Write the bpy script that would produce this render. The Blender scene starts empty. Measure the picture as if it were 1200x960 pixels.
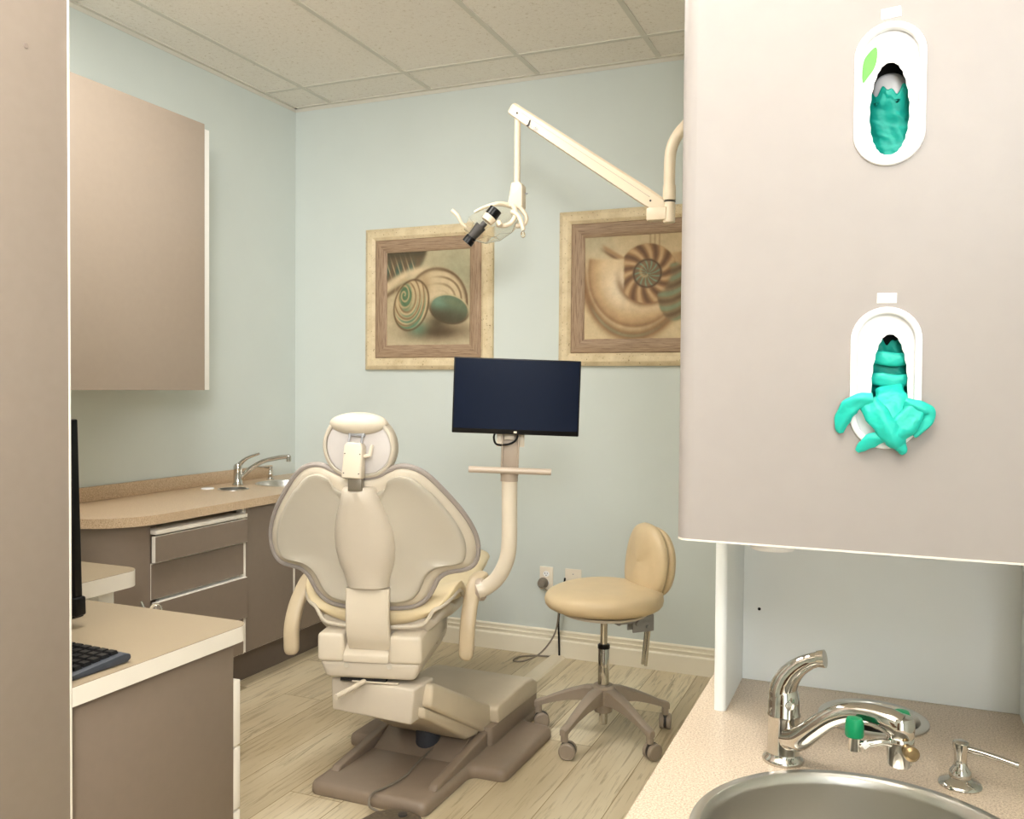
import bpy, bmesh, math, random
import numpy as np
from mathutils import Vector, Matrix
random.seed(7)
PI = math.pi
COL = bpy.context.scene.collection

# ------------------------------------------------------------------ materials
def s2l(c):
    return tuple(((x/255)/12.92 if x/255 <= .04045 else ((x/255+.055)/1.055)**2.4) for x in c)
MATS = {}
def mat(name, rgb, rough=.5, metal=0., spec=.5, coat=0., trans=0., ior=1.45, alpha=1.):
    m = bpy.data.materials.new(name); m.use_nodes = True
    b = m.node_tree.nodes['Principled BSDF']
    b.inputs['Base Color'].default_value = (*s2l(rgb), 1)
    b.inputs['Roughness'].default_value = rough
    b.inputs['Metallic'].default_value = metal
    b.inputs['Specular IOR Level'].default_value = spec
    b.inputs['Coat Weight'].default_value = coat
    b.inputs['Transmission Weight'].default_value = trans
    b.inputs['IOR'].default_value = ior
    b.inputs['Alpha'].default_value = alpha
    MATS[name] = m
    return m
class NT:
    def __init__(s, m):
        s.m = m; s.t = m.node_tree; s.b = s.t.nodes['Principled BSDF']
    def n(s, typ, **kw):
        n = s.t.nodes.new(typ)
        for k, v in kw.items():
            if k.startswith('i_'):
                key = k[2:].replace('_', ' ')
                n.inputs[key].default_value = v
            else: setattr(n, k, v)
        return n
    def l(s, a, b): s.t.links.new(a, b)
    def coord(s, scale=(1,1,1), loc=(0,0,0), rot=(0,0,0), kind='Object'):
        tc = s.n('ShaderNodeTexCoord'); mp = s.n('ShaderNodeMapping')
        mp.inputs['Scale'].default_value = scale; mp.inputs['Location'].default_value = loc; mp.inputs['Rotation'].default_value = rot
        s.l(tc.outputs[kind], mp.inputs[0]); return mp.outputs[0]
    def noise(s, vec, scale, detail=4, rough=.5, dist=0):
        n = s.n('ShaderNodeTexNoise'); n.inputs['Scale'].default_value = scale; n.inputs['Detail'].default_value = detail
        n.inputs['Roughness'].default_value = rough; n.inputs['Distortion'].default_value = dist
        s.l(vec, n.inputs['Vector']); return n.outputs['Fac']
    def ramp(s, fac, stops):
        r = s.n('ShaderNodeValToRGB'); e = r.color_ramp.elements
        while len(e) < len(stops): e.new(.5)
        for i, (p, c) in enumerate(stops):
            e[i].position = p; e[i].color = (*c, 1) if len(c) == 3 else c
        s.l(fac, r.inputs[0]); return r.outputs[0]
    def mix(s, fac, a, b, mode='MIX'):
        n = s.n('ShaderNodeMix', data_type='RGBA', blend_type=mode)
        for sock, v in ((n.inputs[0], fac), (n.inputs[6], a), (n.inputs[7], b)):
            if hasattr(v, 'links'): s.l(v, sock)
            elif isinstance(v, (int, float)): sock.default_value = v
            else: sock.default_value = (*v, 1)
        return n.outputs[2]
    def bump(s, h, strength=.2, dist=.002):
        n = s.n('ShaderNodeBump'); n.inputs['Strength'].default_value = strength; n.inputs['Distance'].default_value = dist
        s.l(h, n.inputs['Height']); s.l(n.outputs[0], s.b.inputs['Normal'])
    def color(s, c): s.l(c, s.b.inputs['Base Color'])

def textured(name, rgb, var=.06, nscale=30, rough=.5, bump=.1, bscale=200, bdist=.0005, **kw):
    m = mat(name, rgb, rough, **kw); t = NT(m); v = t.coord()
    c = s2l(rgb); lo = tuple(x*(1-var) for x in c); hi = tuple(min(1, x*(1+var)) for x in c)
    t.color(t.ramp(t.noise(v, nscale), [(.3, lo), (.7, hi)]))
    t.bump(t.noise(v, bscale, 2), bump, bdist)
    return m

wall_m = textured('wall_paint', (208,215,210), .02, 3, .75, .25, 260, .0006)
white_wall = textured('white_laminate_panel', (242,246,245), .01, 5, .45, .04)
taupe = textured('taupe_laminate', (149,136,124), .02, 40, .42, .05, 700)
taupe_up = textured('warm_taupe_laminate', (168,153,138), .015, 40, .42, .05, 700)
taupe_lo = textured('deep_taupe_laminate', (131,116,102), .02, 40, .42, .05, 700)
taupe_lt = textured('light_taupe_laminate', (159,152,147), .015, 30, .38, .05, 700)
taupe_dk = textured('toe_kick_taupe', (112,99,90), .02, 40, .5, .05)
desk_top = textured('tan_desk_laminate', (154,138,114), .03, 300, .42, .04)
white_pvc = textured('white_edge_band', (240,233,220), .01, 20, .4, .02)
white_mel = textured('white_melamine', (250,248,242), .01, 20, .45, .02)
trimw = textured('cream_trim_paint', (240,232,212), .01, 10, .4, .05)
grid_m = textured('ceiling_grid_metal', (214,210,198), .01, 10, .5, .02)
chair_plastic = textured('cream_chair_plastic', (206,195,178), .015, 15, .36, .08, 900)
chair_shell = textured('grey_beige_chair_shell', (190,182,166), .015, 15, .42, .08, 900)
vinyl = textured('cream_vinyl', (226,207,168), .03, 20, .42, .12, 500)
vinyl_b = textured('beige_back_vinyl', (206,195,176), .03, 20, .45, .12, 500)
piping_m = textured('grey_lilac_piping', (156,147,140), .03, 60, .5, .1)
stool_vinyl = textured('tan_stool_vinyl', (210,188,150), .03, 20, .42, .12, 400)
stool_metal = textured('taupe_stool_casting', (150,136,120), .03, 40, .45, .08, 600)
base_m = textured('taupe_moulded_base', (140,124,108), .03, 20, .38, .15, 600)
cover_m = textured('beige_base_cover', (204,190,166), .02, 20, .35, .08, 600)
plate_m = textured('headrest_plate_grey', (206,200,196), .02, 20, .35, .04)
dark_m = textured('dark_steel', (62,64,70), .05, 20, .45, .05)
grey_metal = textured('grey_bracket', (158,158,160), .03, 30, .4, .04, metal=.3)
post_m = textured('cream_post_enamel', (216,204,184), .015, 15, .28, .03)
bar_m = textured('taupe_grab_bar', (186,170,152), .02, 15, .3, .03)
brk_m = textured('taupe_post_bracket', (172,156,138), .02, 15, .35, .03)
lamp_m = textured('cream_lamp_enamel', (235,218,192), .015, 15, .3, .03)
black_m = textured('black_plastic', (9,9,11), .1, 30, .3, .04, spec=.35)
char_m = textured('charcoal_rubber', (66,62,58), .08, 30, .5, .1)
screen_m = textured('dark_screen', (16,24,42), .05, 3, .2, .0, spec=.08)
kb_m = textured('keyboard_grey', (58,62,70), .05, 30, .4, .05)
key_m = textured('black_keycap', (22,22,24), .1, 30, .35, .04)
chrome = mat('chrome', (200,197,190), .05, 1.)
chrome_s = textured('satin_chrome', (205,200,190), .04, 30, .2, .02, metal=1.)
green_cap = textured('green_rubber_cap', (0,140,90), .05, 30, .35, .03)
brass_m = textured('aged_brass_knob', (150,128,92), .08, 60, .3, .03, metal=.7)
white_pl = textured('white_moulded_plastic', (246,246,246), .01, 20, .35, .02)
leaf_m = textured('printed_leaf_green', (104,172,78), .12, 60, .5, .0)
cable_g = textured('grey_cable', (128,118,104), .05, 30, .5, .05)
pedal_m = textured('brown_pedal_cover', (96,84,68), .25, 90, .5, .6, 180, .002)
hole_m = textured('dark_hole', (20,18,16), .05, 30, .8, .0)
faint_m = textured('faint_grey_print', (222,220,216), .02, 30, .6, .0)
pink_m = textured('faint_pink_print', (240,214,216), .02, 30, .6, .0)
glove_pack = textured('pale_carton_inside', (190,188,188), .03, 30, .7, .0)
socket_m = textured('ivory_wallplate', (236,226,208), .01, 30, .4, .02)
troffer_m = mat('troffer_diffuser', (255,248,235), .6)
troffer_m.node_tree.nodes['Principled BSDF'].inputs['Emission Color'].default_value = (1,.93,.82,1)
troffer_m.node_tree.nodes['Principled BSDF'].inputs['Emission Strength'].default_value = 2.5

# brushed steel
steel = mat('brushed_steel_bowl', (208,205,198), .30, 1.); t = NT(steel)
t.b.inputs['Anisotropic'].default_value = .5
t.bump(t.noise(t.coord((1,1,1)), 900, 2), .06, .0003)
# glove nitrile
glove_m = textured('teal_nitrile', (28,190,172), .05, 25, .45, .8, 55, .004)
# clear plastic
clear_m = mat('clear_shield_plastic', (250,246,234), .07, 0, .6, trans=.93, ior=1.45)
# worktop
def worktop(name, base, d, l):
    m = mat(name, base, .3); t = NT(m); v = t.coord()
    f1 = t.noise(v, 330, 2, .6); f2 = t.noise(v, 700, 2, .6)
    c = t.ramp(f1, [(.40, s2l(d)), (.47, s2l(base)), (.54, s2l(base)), (.60, s2l(l))])
    c2 = t.ramp(f2, [(.40, s2l(d)), (.5, s2l(base)), (.60, s2l(l))])
    t.color(t.mix(.45, c, c2))
    return m
top_m = worktop('speckled_beige_worktop', (208,191,170), (160,138,114), (232,216,196))
top_l = worktop('speckled_tan_worktop', (196,170,138), (150,122,94), (222,200,170))
# ceiling tiles
ctile = mat('acoustic_tile', (222,212,192), .9); t = NT(ctile); v = t.coord()
f = t.noise(v, 55, 6, .75)
c = t.ramp(f, [(.33, s2l((208,198,180))), (.42, s2l((240,234,224))), (.8, s2l((246,241,232)))])
pv = t.n('ShaderNodeTexVoronoi'); pv.inputs['Scale'].default_value = 90; t.l(v, pv.inputs['Vector'])
pit = t.ramp(pv.outputs['Distance'], [(.08, s2l((170,156,132))), (.16, (1,1,1))])
t.color(t.mix(.6, c, pit, 'MULTIPLY')); t.bump(f, .5, .002)
# floor planks: long axis along Y
floor_m = mat('wood_look_plank', (206,190,158), .34); t = NT(floor_m)
def floor_nodes():
    tc = t.n('ShaderNodeTexCoord'); sp = t.n('ShaderNodeSeparateXYZ'); t.l(tc.outputs['Object'], sp.inputs[0])
    cb = t.n('ShaderNodeCombineXYZ'); t.l(sp.outputs['Y'], cb.inputs['X']); t.l(sp.outputs['X'], cb.inputs['Y'])
    br = t.n('ShaderNodeTexBrick'); br.offset = .37; br.offset_frequency = 2; br.squash = 1
    br.inputs['Scale'].default_value = 1; br.inputs['Brick Width'].default_value = 1.2; br.inputs['Row Height'].default_value = .2
    br.inputs['Mortar Size'].default_value = .0016; br.inputs['Mortar Smooth'].default_value = .2; br.inputs['Bias'].default_value = 0
    br.inputs['Color1'].default_value = (0,0,0,1); br.inputs['Color2'].default_value = (1,1,1,1); br.inputs['Mortar'].default_value = (.5,.5,.5,1)
    t.l(cb.outputs[0], br.inputs['Vector'])
    # per plank offset
    sc = t.n('ShaderNodeVectorMath', operation='MULTIPLY'); sc.inputs[1].default_value = (7,23,5); t.l(br.outputs['Color'], sc.inputs[0])
    ad = t.n('ShaderNodeVectorMath', operation='ADD'); t.l(tc.outputs['Object'], ad.inputs[0]); t.l(sc.outputs[0], ad.inputs[1])
    def mp(scale):
        m_ = t.n('ShaderNodeMapping'); m_.inputs['Scale'].default_value = scale; t.l(ad.outputs[0], m_.inputs[0]); return m_.outputs[0]
    tone = t.noise(mp((3.5,.7,1)), 1.6, 3, .5)
    base = t.ramp(tone, [(.3, s2l((208,193,163))), (.5, s2l((222,209,182))), (.72, s2l((234,224,200)))])
    plank = t.ramp(br.outputs['Color'], [(0, s2l((206,196,176))), (.5, s2l((232,226,214))), (1, s2l((255,252,244)))])
    base = t.mix(.75, base, plank, 'MULTIPLY')
    fine = t.noise(mp((34,1.6,1)), 2.2, 6, .65, .6)
    fc = t.ramp(fine, [(.36, s2l((150,132,98))), (.47, (1,1,1)), (1, (1,1,1))])
    base = t.mix(.46, base, fc, 'MULTIPLY')
    st = t.noise(mp((16,1.1,1)), 1.9, 5, .62, 1.4)
    gate = t.noise(mp((2.2,.9,1)), 1.5, 2, .5)
    mul = t.n('ShaderNodeMath', operation='MULTIPLY')
    sr = t.ramp(st, [(.56, (0,0,0)), (.60, (1,1,1)), (.66,(0.25,.25,.25))]); gr = t.ramp(gate, [(.48, (0,0,0)), (.62, (1,1,1))])
    t.l(sr, mul.inputs[0]); t.l(gr, mul.inputs[1])
    base = t.mix(mul.outputs[0], base, s2l((140,127,98)))
    grout = t.ramp(br.outputs['Fac'], [(0, (1,1,1)), (1, s2l((176,160,130)))])
    t.color(t.mix(1., base, grout, 'MULTIPLY'))
    t.bump(fine, .08, .001)
floor_nodes()
# frames
stone = mat('cream_frame', (222,203,166), .55); t = NT(stone); v = t.coord()
c = t.ramp(t.noise(v, 14, 5, .6), [(.3, s2l((206,186,148))), (.7, s2l((230,213,178)))])
pits = t.ramp(t.noise(v, 95, 3, .6), [(.30, s2l((150,124,86))), (.37, (1,1,1))])
t.color(t.mix(.8, c, pits, 'MULTIPLY')); t.bump(t.noise(v, 60, 4), .3, .002)
wood_h = mat('weathered_wood_rail', (158,132,106), .6); t = NT(wood_h)
c = t.ramp(t.noise(t.coord((6,1,110)), 1.6, 6, .65, .4), [(.3, s2l((112,88,68))), (.5, s2l((158,132,106))), (.75, s2l((184,160,132)))]); t.color(c)
wood_v = mat('weathered_wood_stile', (158,132,106), .6); t = NT(wood_v)
c = t.ramp(t.noise(t.coord((110,1,6)), 1.6, 6, .65, .4), [(.3, s2l((112,88,68))), (.5, s2l((158,132,106))), (.75, s2l((184,160,132)))]); t.color(c)
canvas_m = mat('printed_canvas', (200,180,140), .6); t = NT(canvas_m)
a = t.n('ShaderNodeAttribute', attribute_name='print'); v = t.coord()
mott = t.ramp(t.noise(v, 22, 6, .7), [(.3, (.72,.72,.70)), (.7, (1,1,1))])
t.color(t.mix(.8, a.outputs['Color'], mott, 'MULTIPLY'))

# ------------------------------------------------------------------ geometry helpers
def new(): return bmesh.new()
def merge(dst, src, M=None):
    me = bpy.data.meshes.new('tmp'); src.to_mesh(me); src.free()
    if M is not None: me.transform(M)
    dst.from_mesh(me); bpy.data.meshes.remove(me)
def recalc(bm): bmesh.ops.recalc_face_normals(bm, faces=bm.faces)
def box(bm, x0, x1, y0, y1, z0, z1, bev=0, seg=2, M=None):
    b = new()
    vs = [b.verts.new((x, y, z)) for x in (x0, x1) for y in (y0, y1) for z in (z0, z1)]
    for f in ((0,1,3,2), (4,6,7,5), (0,4,5,1), (2,3,7,6), (0,2,6,4), (1,5,7,3)):
        b.faces.new([vs[i] for i in f])
    recalc(b)
    if bev: bmesh.ops.bevel(b, geom=list(b.edges), offset=bev, segments=seg, profile=.5, affect='EDGES')
    merge(bm, b, M)
def prism(bm, poly, h0, h1, axis='Z', bev=0, seg=2, M=None):
    """extrude a closed polygon. axis Z: poly=(x,y); axis Y: poly=(x,z); axis X: poly=(y,z)"""
    b = new()
    def P(p, h): return {'Z': (p[0], p[1], h), 'Y': (p[0], h, p[1]), 'X': (h, p[0], p[1])}[axis]
    A = [b.verts.new(P(p, h0)) for p in poly]; B = [b.verts.new(P(p, h1)) for p in poly]
    b.faces.new(A); b.faces.new(B[::-1]); n = len(poly)
    for i in range(n): b.faces.new((A[i], B[i], B[(i+1) % n], A[(i+1) % n]))
    recalc(b)
    if bev:
        es = [e for e in b.edges if len(e.link_faces) == 2 and e.calc_face_angle(0) > .6]
        bmesh.ops.bevel(b, geom=es, offset=bev, segments=seg, profile=.5, affect='EDGES')
    merge(bm, b, M)
def rings(bm, R, cap0=True, cap1=True, closed=True, M=None):
    b = new(); V = [[b.verts.new(p) for p in r] for r in R]; n = len(R[0])
    for i in range(len(R)-1):
        for j in range(n if closed else n-1):
            b.faces.new((V[i][j], V[i][(j+1) % n], V[i+1][(j+1) % n], V[i+1][j]))
    if cap0: b.faces.new(V[0][::-1])
    if cap1: b.faces.new(V[-1])
    bmesh.ops.remove_doubles(b, verts=b.verts, dist=1e-6)
    recalc(b); merge(bm, b, M)
def catmull(P, k=8, closed=False):
    P = [Vector(p) for p in P]; out = []; n = len(P)
    rng = range(n) if closed else range(n-1)
    for i in rng:
        if closed: a, b, c, d = P[(i-1) % n], P[i], P[(i+1) % n], P[(i+2) % n]
        else: a, b, c, d = P[max(i-1, 0)], P[i], P[i+1], P[min(i+2, n-1)]
        for j in range(k):
            t = j/k
            out.append(.5*((2*b)+(c-a)*t+(2*a-5*b+4*c-d)*t*t+(3*b-a-3*c+d)*t**3))
    if not closed: out.append(P[-1])
    return out
def tube(bm, P, r, seg=12, smooth=0, closed=False, M=None, flat=None, cap=True):
    if smooth: 
        n0 = len(P)
        if not isinstance(r, (int, float)):
            rr = []
            for i in range(n0-1):
                for j in range(smooth): rr.append(r[i]+(r[i+1]-r[i])*j/smooth)
            rr.append(r[-1]); r = rr
        P = catmull(P, smooth, closed)
    else: P = [Vector(p) for p in P]
    n = len(P)
    if isinstance(r, (int, float)): r = [r]*n
    T = []
    for i in range(n):
        a = P[(i-1) % n] if closed else P[max(i-1, 0)]; c = P[(i+1) % n] if closed else P[min(i+1, n-1)]
        T.append((c-a).normalized())
    up = Vector((0,0,1)) if abs(T[0].z) < .9 else Vector((0,1,0))
    N = (up - T[0]*up.dot(T[0])).normalized(); R = []
    for i in range(n):
        N = (N - T[i]*N.dot(T[i])).normalized(); B = T[i].cross(N)
        fx, fy = flat if flat else (1, 1)
        R.append([P[i] + (N*math.cos(2*PI*j/seg)*fx + B*math.sin(2*PI*j/seg)*fy)*r[i] for j in range(seg)])
    if closed:
        R.append(R[0]); rings(bm, R, False, False, True, M)
    else: rings(bm, R, cap, cap, True, M)
def lathe(bm, prof, c=(0,0,0), seg=32, M=None, cap=True):
    R = [[(c[0]+max(r, 1e-5)*math.cos(2*PI*j/seg), c[1]+max(r, 1e-5)*math.sin(2*PI*j/seg), c[2]+z) for j in range(seg)] for r, z in prof]
    rings(bm, R, cap, cap, True, M)
def align(p, d):
    """matrix taking +Z at origin to direction d at p"""
    return Matrix.Translation(Vector(p)) @ Vector((0,0,1)).rotation_difference(Vector(d)).to_matrix().to_4x4()
def superell(bm, c, r, e=2.4, seg=40, st=20, M=None):
    R = []
    sg = lambda v, p: math.copysign(abs(v)**p, v)
    for i in range(st+1):
        ph = -PI/2+PI*i/st
        R.append([(c[0]+r[0]*sg(math.cos(ph), 2/e)*sg(math.cos(2*PI*j/seg), 1), c[1]+r[1]*sg(math.cos(ph), 2/e)*sg(math.sin(2*PI*j/seg), 1), c[2]+r[2]*sg(math.sin(ph), 2/e)) for j in range(seg)])
    rings(bm, R, False, False, True, M)
def plate(bm, outer, holes, d0, d1, axis='Z'):
    """flat slab with holes"""
    b = new()
    def P(p, h): return {'Z': (p[0], p[1], h), 'Y': (p[0], h, p[1]), 'X': (h, p[0], p[1])}[axis]
    loops = [outer]+holes
    for d in (d0, d1):
        es = []
        for lp in loops:
            vs = [b.verts.new(P(p, d)) for p in lp]
            for i in range(len(vs)): es.append(b.edges.new((vs[i], vs[(i+1) % len(vs)])))
        bmesh.ops.triangle_fill(b, edges=es, use_beauty=True)
    for lp in loops:
        n = len(lp)
        A = [b.verts.new(P(p, d0)) for p in lp]; B = [b.verts.new(P(p, d1)) for p in lp]
        for i in range(n): b.faces.new((A[i], B[i], B[(i+1) % n], A[(i+1) % n]))
    bmesh.ops.remove_doubles(b, verts=b.verts, dist=1e-6); recalc(b); merge(bm, b)
def circle(cx, cy, r, n=48, ry=None): return [(cx+r*math.cos(2*PI*i/n), cy+(ry or r)*math.sin(2*PI*i/n)) for i in range(n)]
def rrect(x0, x1, y0, y1, r, n=6):
    out = []
    rs = r if isinstance(r, (list, tuple)) else [r]*4
    for (cx, cy, a0, rr) in ((x1-rs[0], y1-rs[0], 0, rs[0]), (x0+rs[1], y1-rs[1], 90, rs[1]), (x0+rs[2], y0+rs[2], 180, rs[2]), (x1-rs[3], y0+rs[3], 270, rs[3])):
        if rr <= 1e-6: out.append((cx, cy)); continue
        for i in range(n+1):
            a = math.radians(a0+90*i/n); out.append((cx+rr*math.cos(a), cy+rr*math.sin(a)))
    return out
def obj(name, bm, m, parent=None, smooth=35, label=None):
    me = bpy.data.meshes.new(name); bm.to_mesh(me); bm.free()
    me.materials.append(m)
    if smooth:
        for p in me.polygons: p.use_smooth = True
        me.set_sharp_from_angle(angle=math.radians(smooth))
    o = bpy.data.objects.new(name, me); COL.objects.link(o)
    if parent: o.parent = parent
    if label: o['label'] = label
    return o
def thing(name, label, cat, loc=(0,0,0), rz=0, group=None):
    o = bpy.data.objects.new(name, None); COL.objects.link(o); o.location = loc; o.rotation_euler = (0,0,rz)
    o.empty_display_size = .05
    o['label'] = label; o['category'] = cat
    if group: o['group'] = group
    return o
def tag(o, label, cat, group=None):
    o['label'] = label; o['category'] = cat
    if group: o['group'] = group
    return o
def struct(name, bm, m, smooth=35, parent=None):
    o = obj(name, bm, m, parent, smooth)
    if not parent: o['kind'] = 'structure'
    return o
def recenter(o, c):
    """put the origin of a mesh object at world point c"""
    o.data.transform(Matrix.Translation(-Vector(c))); o.location = c; return o
def T(v): return Matrix.Translation(Vector(v))

# ------------------------------------------------------------------ camera
RR = Vector((0.92100788, 0.38946542, 0.00782201)); UU = Vector((-0.016595, 0.01916633, 0.99967858)); FF = Vector((-0.38919031, 0.92084165, -0.02411552))
cam_d = bpy.data.cameras.new('camera'); cam = bpy.data.objects.new('camera', cam_d); COL.objects.link(cam)
M3 = Matrix((RR, UU, -FF)).transposed()
cam.matrix_world = Matrix.Translation((0,0,1.34)) @ M3.to_4x4()
cam_d.sensor_width = 36; cam_d.sensor_fit = 'HORIZONTAL'; cam_d.lens = 36*1041.534/1200; cam_d.clip_start = .02
bpy.context.scene.camera = cam

# ------------------------------------------------------------------ room
XL, XR, YB, YF, ZC = -3.10, 1.70, 4.17, -1.60, 2.906
b = new(); box(b, XL-.1, XR+.1, YF-.1, YB+.1, -.1, 0); struct('floor', b, floor_m)
b = new(); box(b, XL-.1, XL, YF-.1, YB+.1, 0, ZC); struct('wall_left', b, wall_m)
b = new(); box(b, XL, XR, YB, YB+.1, 0, ZC); struct('wall_back', b, wall_m)
b = new(); box(b, XR, XR+.1, YF-.1, YB+.1, 0, ZC); struct('wall_right', b, wall_m)
b = new(); box(b, XL, XR, YF-.1, YF, 0, ZC); struct('wall_front', b, wall_m)
b = new(); box(b, XL-.1, XR+.1, YF-.1, YB+.1, ZC, ZC+.1); struct('ceiling', b, ctile)
# suspended grid: long runners along Y every 0.61, cross tees every 1.22, wall angle
b = new()
gx = [-2.849+.61*i for i in range(8)]
for x in gx: box(b, x-.012, x+.012, YF, YB, ZC-.004, ZC)
for k in range(5):
    y = 3.887-1.22*k; box(b, XL, XR, y-.012, y+.012, ZC-.0045, ZC)
struct('trim_1', b, grid_m)
b = new()
box(b, XL, XL+.022, YF, YB, ZC-.006, ZC-.0045+.0045); box(b, XL, XR, YB-.022, YB, ZC-.006, ZC)
box(b, XL, XL+.003, YF, YB, ZC-.024, ZC-.006); box(b, XL, XR, YB-.003, YB, ZC-.024, ZC-.006)
struct('trim_2', b, grid_m)
# baseboards with moulded profile
prof = [(0,0),(.022,0),(.022,.080),(.019,.084),(.012,.086),(.012,.097),(.016,.099),(.016,.104),(.009,.106),(.009,.118),(.012,.120),(.012,.125),(.006,.130),(0,.131)]
b = new(); prism(b, [(YB-p, z) for p, z in prof], XL+.55, XR, 'X'); struct('baseboard_back', b, trimw)
b = new(); prism(b, [(XR-p, z) for p, z in prof], YF, YB-.018, 'Y'); struct('baseboard_right', b, trimw)

# unseen dark door, added so the chrome has something dark to reflect
b = new(); box(b, -1.15,-.25, YF-.001, YF+.04, 0.01, 2.05, .003); added_door = struct('added_door_1', b, textured('added_door_brown', (96,72,52), .12, 8, .4, .05))
b = new(); tube(b, [(-.33,YF+.04,1.0),(-.33,YF+.09,1.0),(-.44,YF+.09,1.0)], .010, 12); struct('added_door_handle', b, chrome_s, parent=added_door)
b = new(); box(b, -1.24,-1.152,YF,YF+.03,0,2.14,.003); box(b, -.248,-.16,YF,YF+.03,0,2.14,.003); box(b, -1.24,-.16,YF,YF+.03,2.052,2.14,.003); struct('trim_3', b, trimw)  # casing of the added door
b = new(); prism(b, [(YF+p, z) for p, z in prof], XL, -1.245, 'X'); prism(b, [(YF+p, z) for p, z in prof], -.155, XR-.02, 'X'); struct('baseboard_front', b, trimw)
# recessed light fittings (behind and beside the camera, outside the picture)
def troffer(cx, cy, label):
    r = thing('ceiling_light', label, 'ceiling light', (cx, cy, ZC-.006), 0, None)
    b = new(); plate(b, rrect(-.29,.29,-.6,.6,.001,1), [rrect(-.26,.26,-.57,.57,.001,1)], -.012, .0); obj('frame', b, grid_m, r)
    b = new(); box(b, -.26,.26,-.57,.57,-.006,-.001); obj('diffuser', b, troffer_m, r)

# ------------------------------------------------------------------ left run: base cabinets
LX = -2.58   # door plane
def arcpts(cx, cy, r, a0, a1, n=14): return [(cx+r*math.cos(math.radians(a0+(a1-a0)*i/n)), cy+r*math.sin(math.radians(a0+(a1-a0)*i/n))) for i in range(n+1)]
base = thing('curved_base_cabinet', 'taupe base cabinet along the left wall with a curved end and four drawers', 'cabinet', (-2.85, 3.2, 0))
BM = T((2.85,-3.2,0))
def bobj(name, bm, m, par, **k):
    o = obj(name, bm, m, par, **k); return o
off = Vector((-2.85, 3.2, 0))
def L_(bm):  # shift world coords to the local ones of base
    bmesh.ops.translate(bm, verts=bm.verts, vec=-off); return bm
# rounded end + carcass
b = new()
foot = arcpts(-2.78, 2.575, .198, -90, 0) + [(LX, 2.60), (LX-.002, 2.606), (LX-.03, 2.606), (LX-.03, 2.70), (XL+.001, 2.70), (XL+.001, 2.402)]
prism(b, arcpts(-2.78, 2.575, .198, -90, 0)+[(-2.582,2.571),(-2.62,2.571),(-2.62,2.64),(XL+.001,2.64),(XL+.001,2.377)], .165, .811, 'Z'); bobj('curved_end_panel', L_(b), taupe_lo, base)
b = new(); box(b, XL+.001, -2.604, 2.64, 4.15, .165, .64); box(b, XL+.001, -2.625, 2.64, 3.14, .64, .765); box(b, -2.64,-2.604,3.16,4.15,.64,.811); bobj('carcass', L_(b), white_mel, base)
b = new(); prism(b, arcpts(-2.86, 2.60, .17, -90, 0)+[(-2.69,4.15),(XL+.001,4.15),(XL+.001,2.45)], 0, .165, 'Z'); bobj('toe_kick', L_(b), taupe_dk, base)
# white stiles between the fronts
for y0, y1 in ((2.570,2.575), (3.106,3.118), (3.458,3.470), (3.80,3.812)):
    b = new(); box(b, -2.62, -2.586, y0, y1, .166, .811); bobj('face_stile', L_(b), white_pvc, base)
def front(name, y0, y1, z0, z1, out, parent, pull=None):
    e = new(); box(e, LX-.018+out, LX-.001+out, y0, y1, z0, z1)
    bmesh.ops.translate(e, verts=e.verts, vec=-off)
    d = bobj(name, e, white_pvc, parent)
    f = new(); box(f, LX-.001+out, LX+.0008+out, y0+.0015, y1-.0015, z0+.0015, z1-.0015, 0)
    bmesh.ops.translate(f, verts=f.verts, vec=-off)
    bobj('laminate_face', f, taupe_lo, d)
    return d
for z0, z1, o_ in ((.662,.763,.022), (.518,.655,0), (.332,.508,.022), (.170,.325,0)):
    front('drawer', 2.576, 3.105, z0, z1, o_, base)
# pull-out shelf
b = new(); box(b, -3.0, LX+.024, 2.578, 3.103, .770, .786, .001); bobj('pull_out_shelf', L_(b), white_pvc, base)
d = front('door', 3.119, 3.457, .170, .808, 0, base); d2 = front('door', 3.471, 3.80, .170, .808, 0, base); front('door', 3.812, 4.14, .170, .808, 0, base)
b = new(); tube(b, [(LX+.002,3.53,.70),(LX+.02,3.53,.70),(LX+.026,3.53,.68),(LX+.02,3.53,.66),(LX+.002,3.53,.66)], .004, 8, 4); obj('handle', L_(b), white_pvc, d2)
# worktop with sink cut-outs
ZL = .848
SK = (-2.80, 3.70, .155); SR = (-2.86, 3.37, .072)
outer = [(XL+.001, 2.360)] + arcpts(-2.79, 2.605, .245, -90, 0, 16) + [(-2.545, 4.165), (XL+.001, 4.165)]
b = new(); plate(b, outer, [circle(SK[0], SK[1], SK[2]-.008), circle(SR[0], SR[1], SR[2]-.006, 32)], ZL-.036, ZL)
wt = tag(obj('worktop', b, top_l, None, 30), 'speckled tan worktop with a rounded end running along the left wall', 'worktop')
b = new(); box(b, XL+.001, XL+.02, 2.36, 3.945, ZL, ZL+.062, .002); obj('backsplash', b, top_l, wt)
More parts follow.
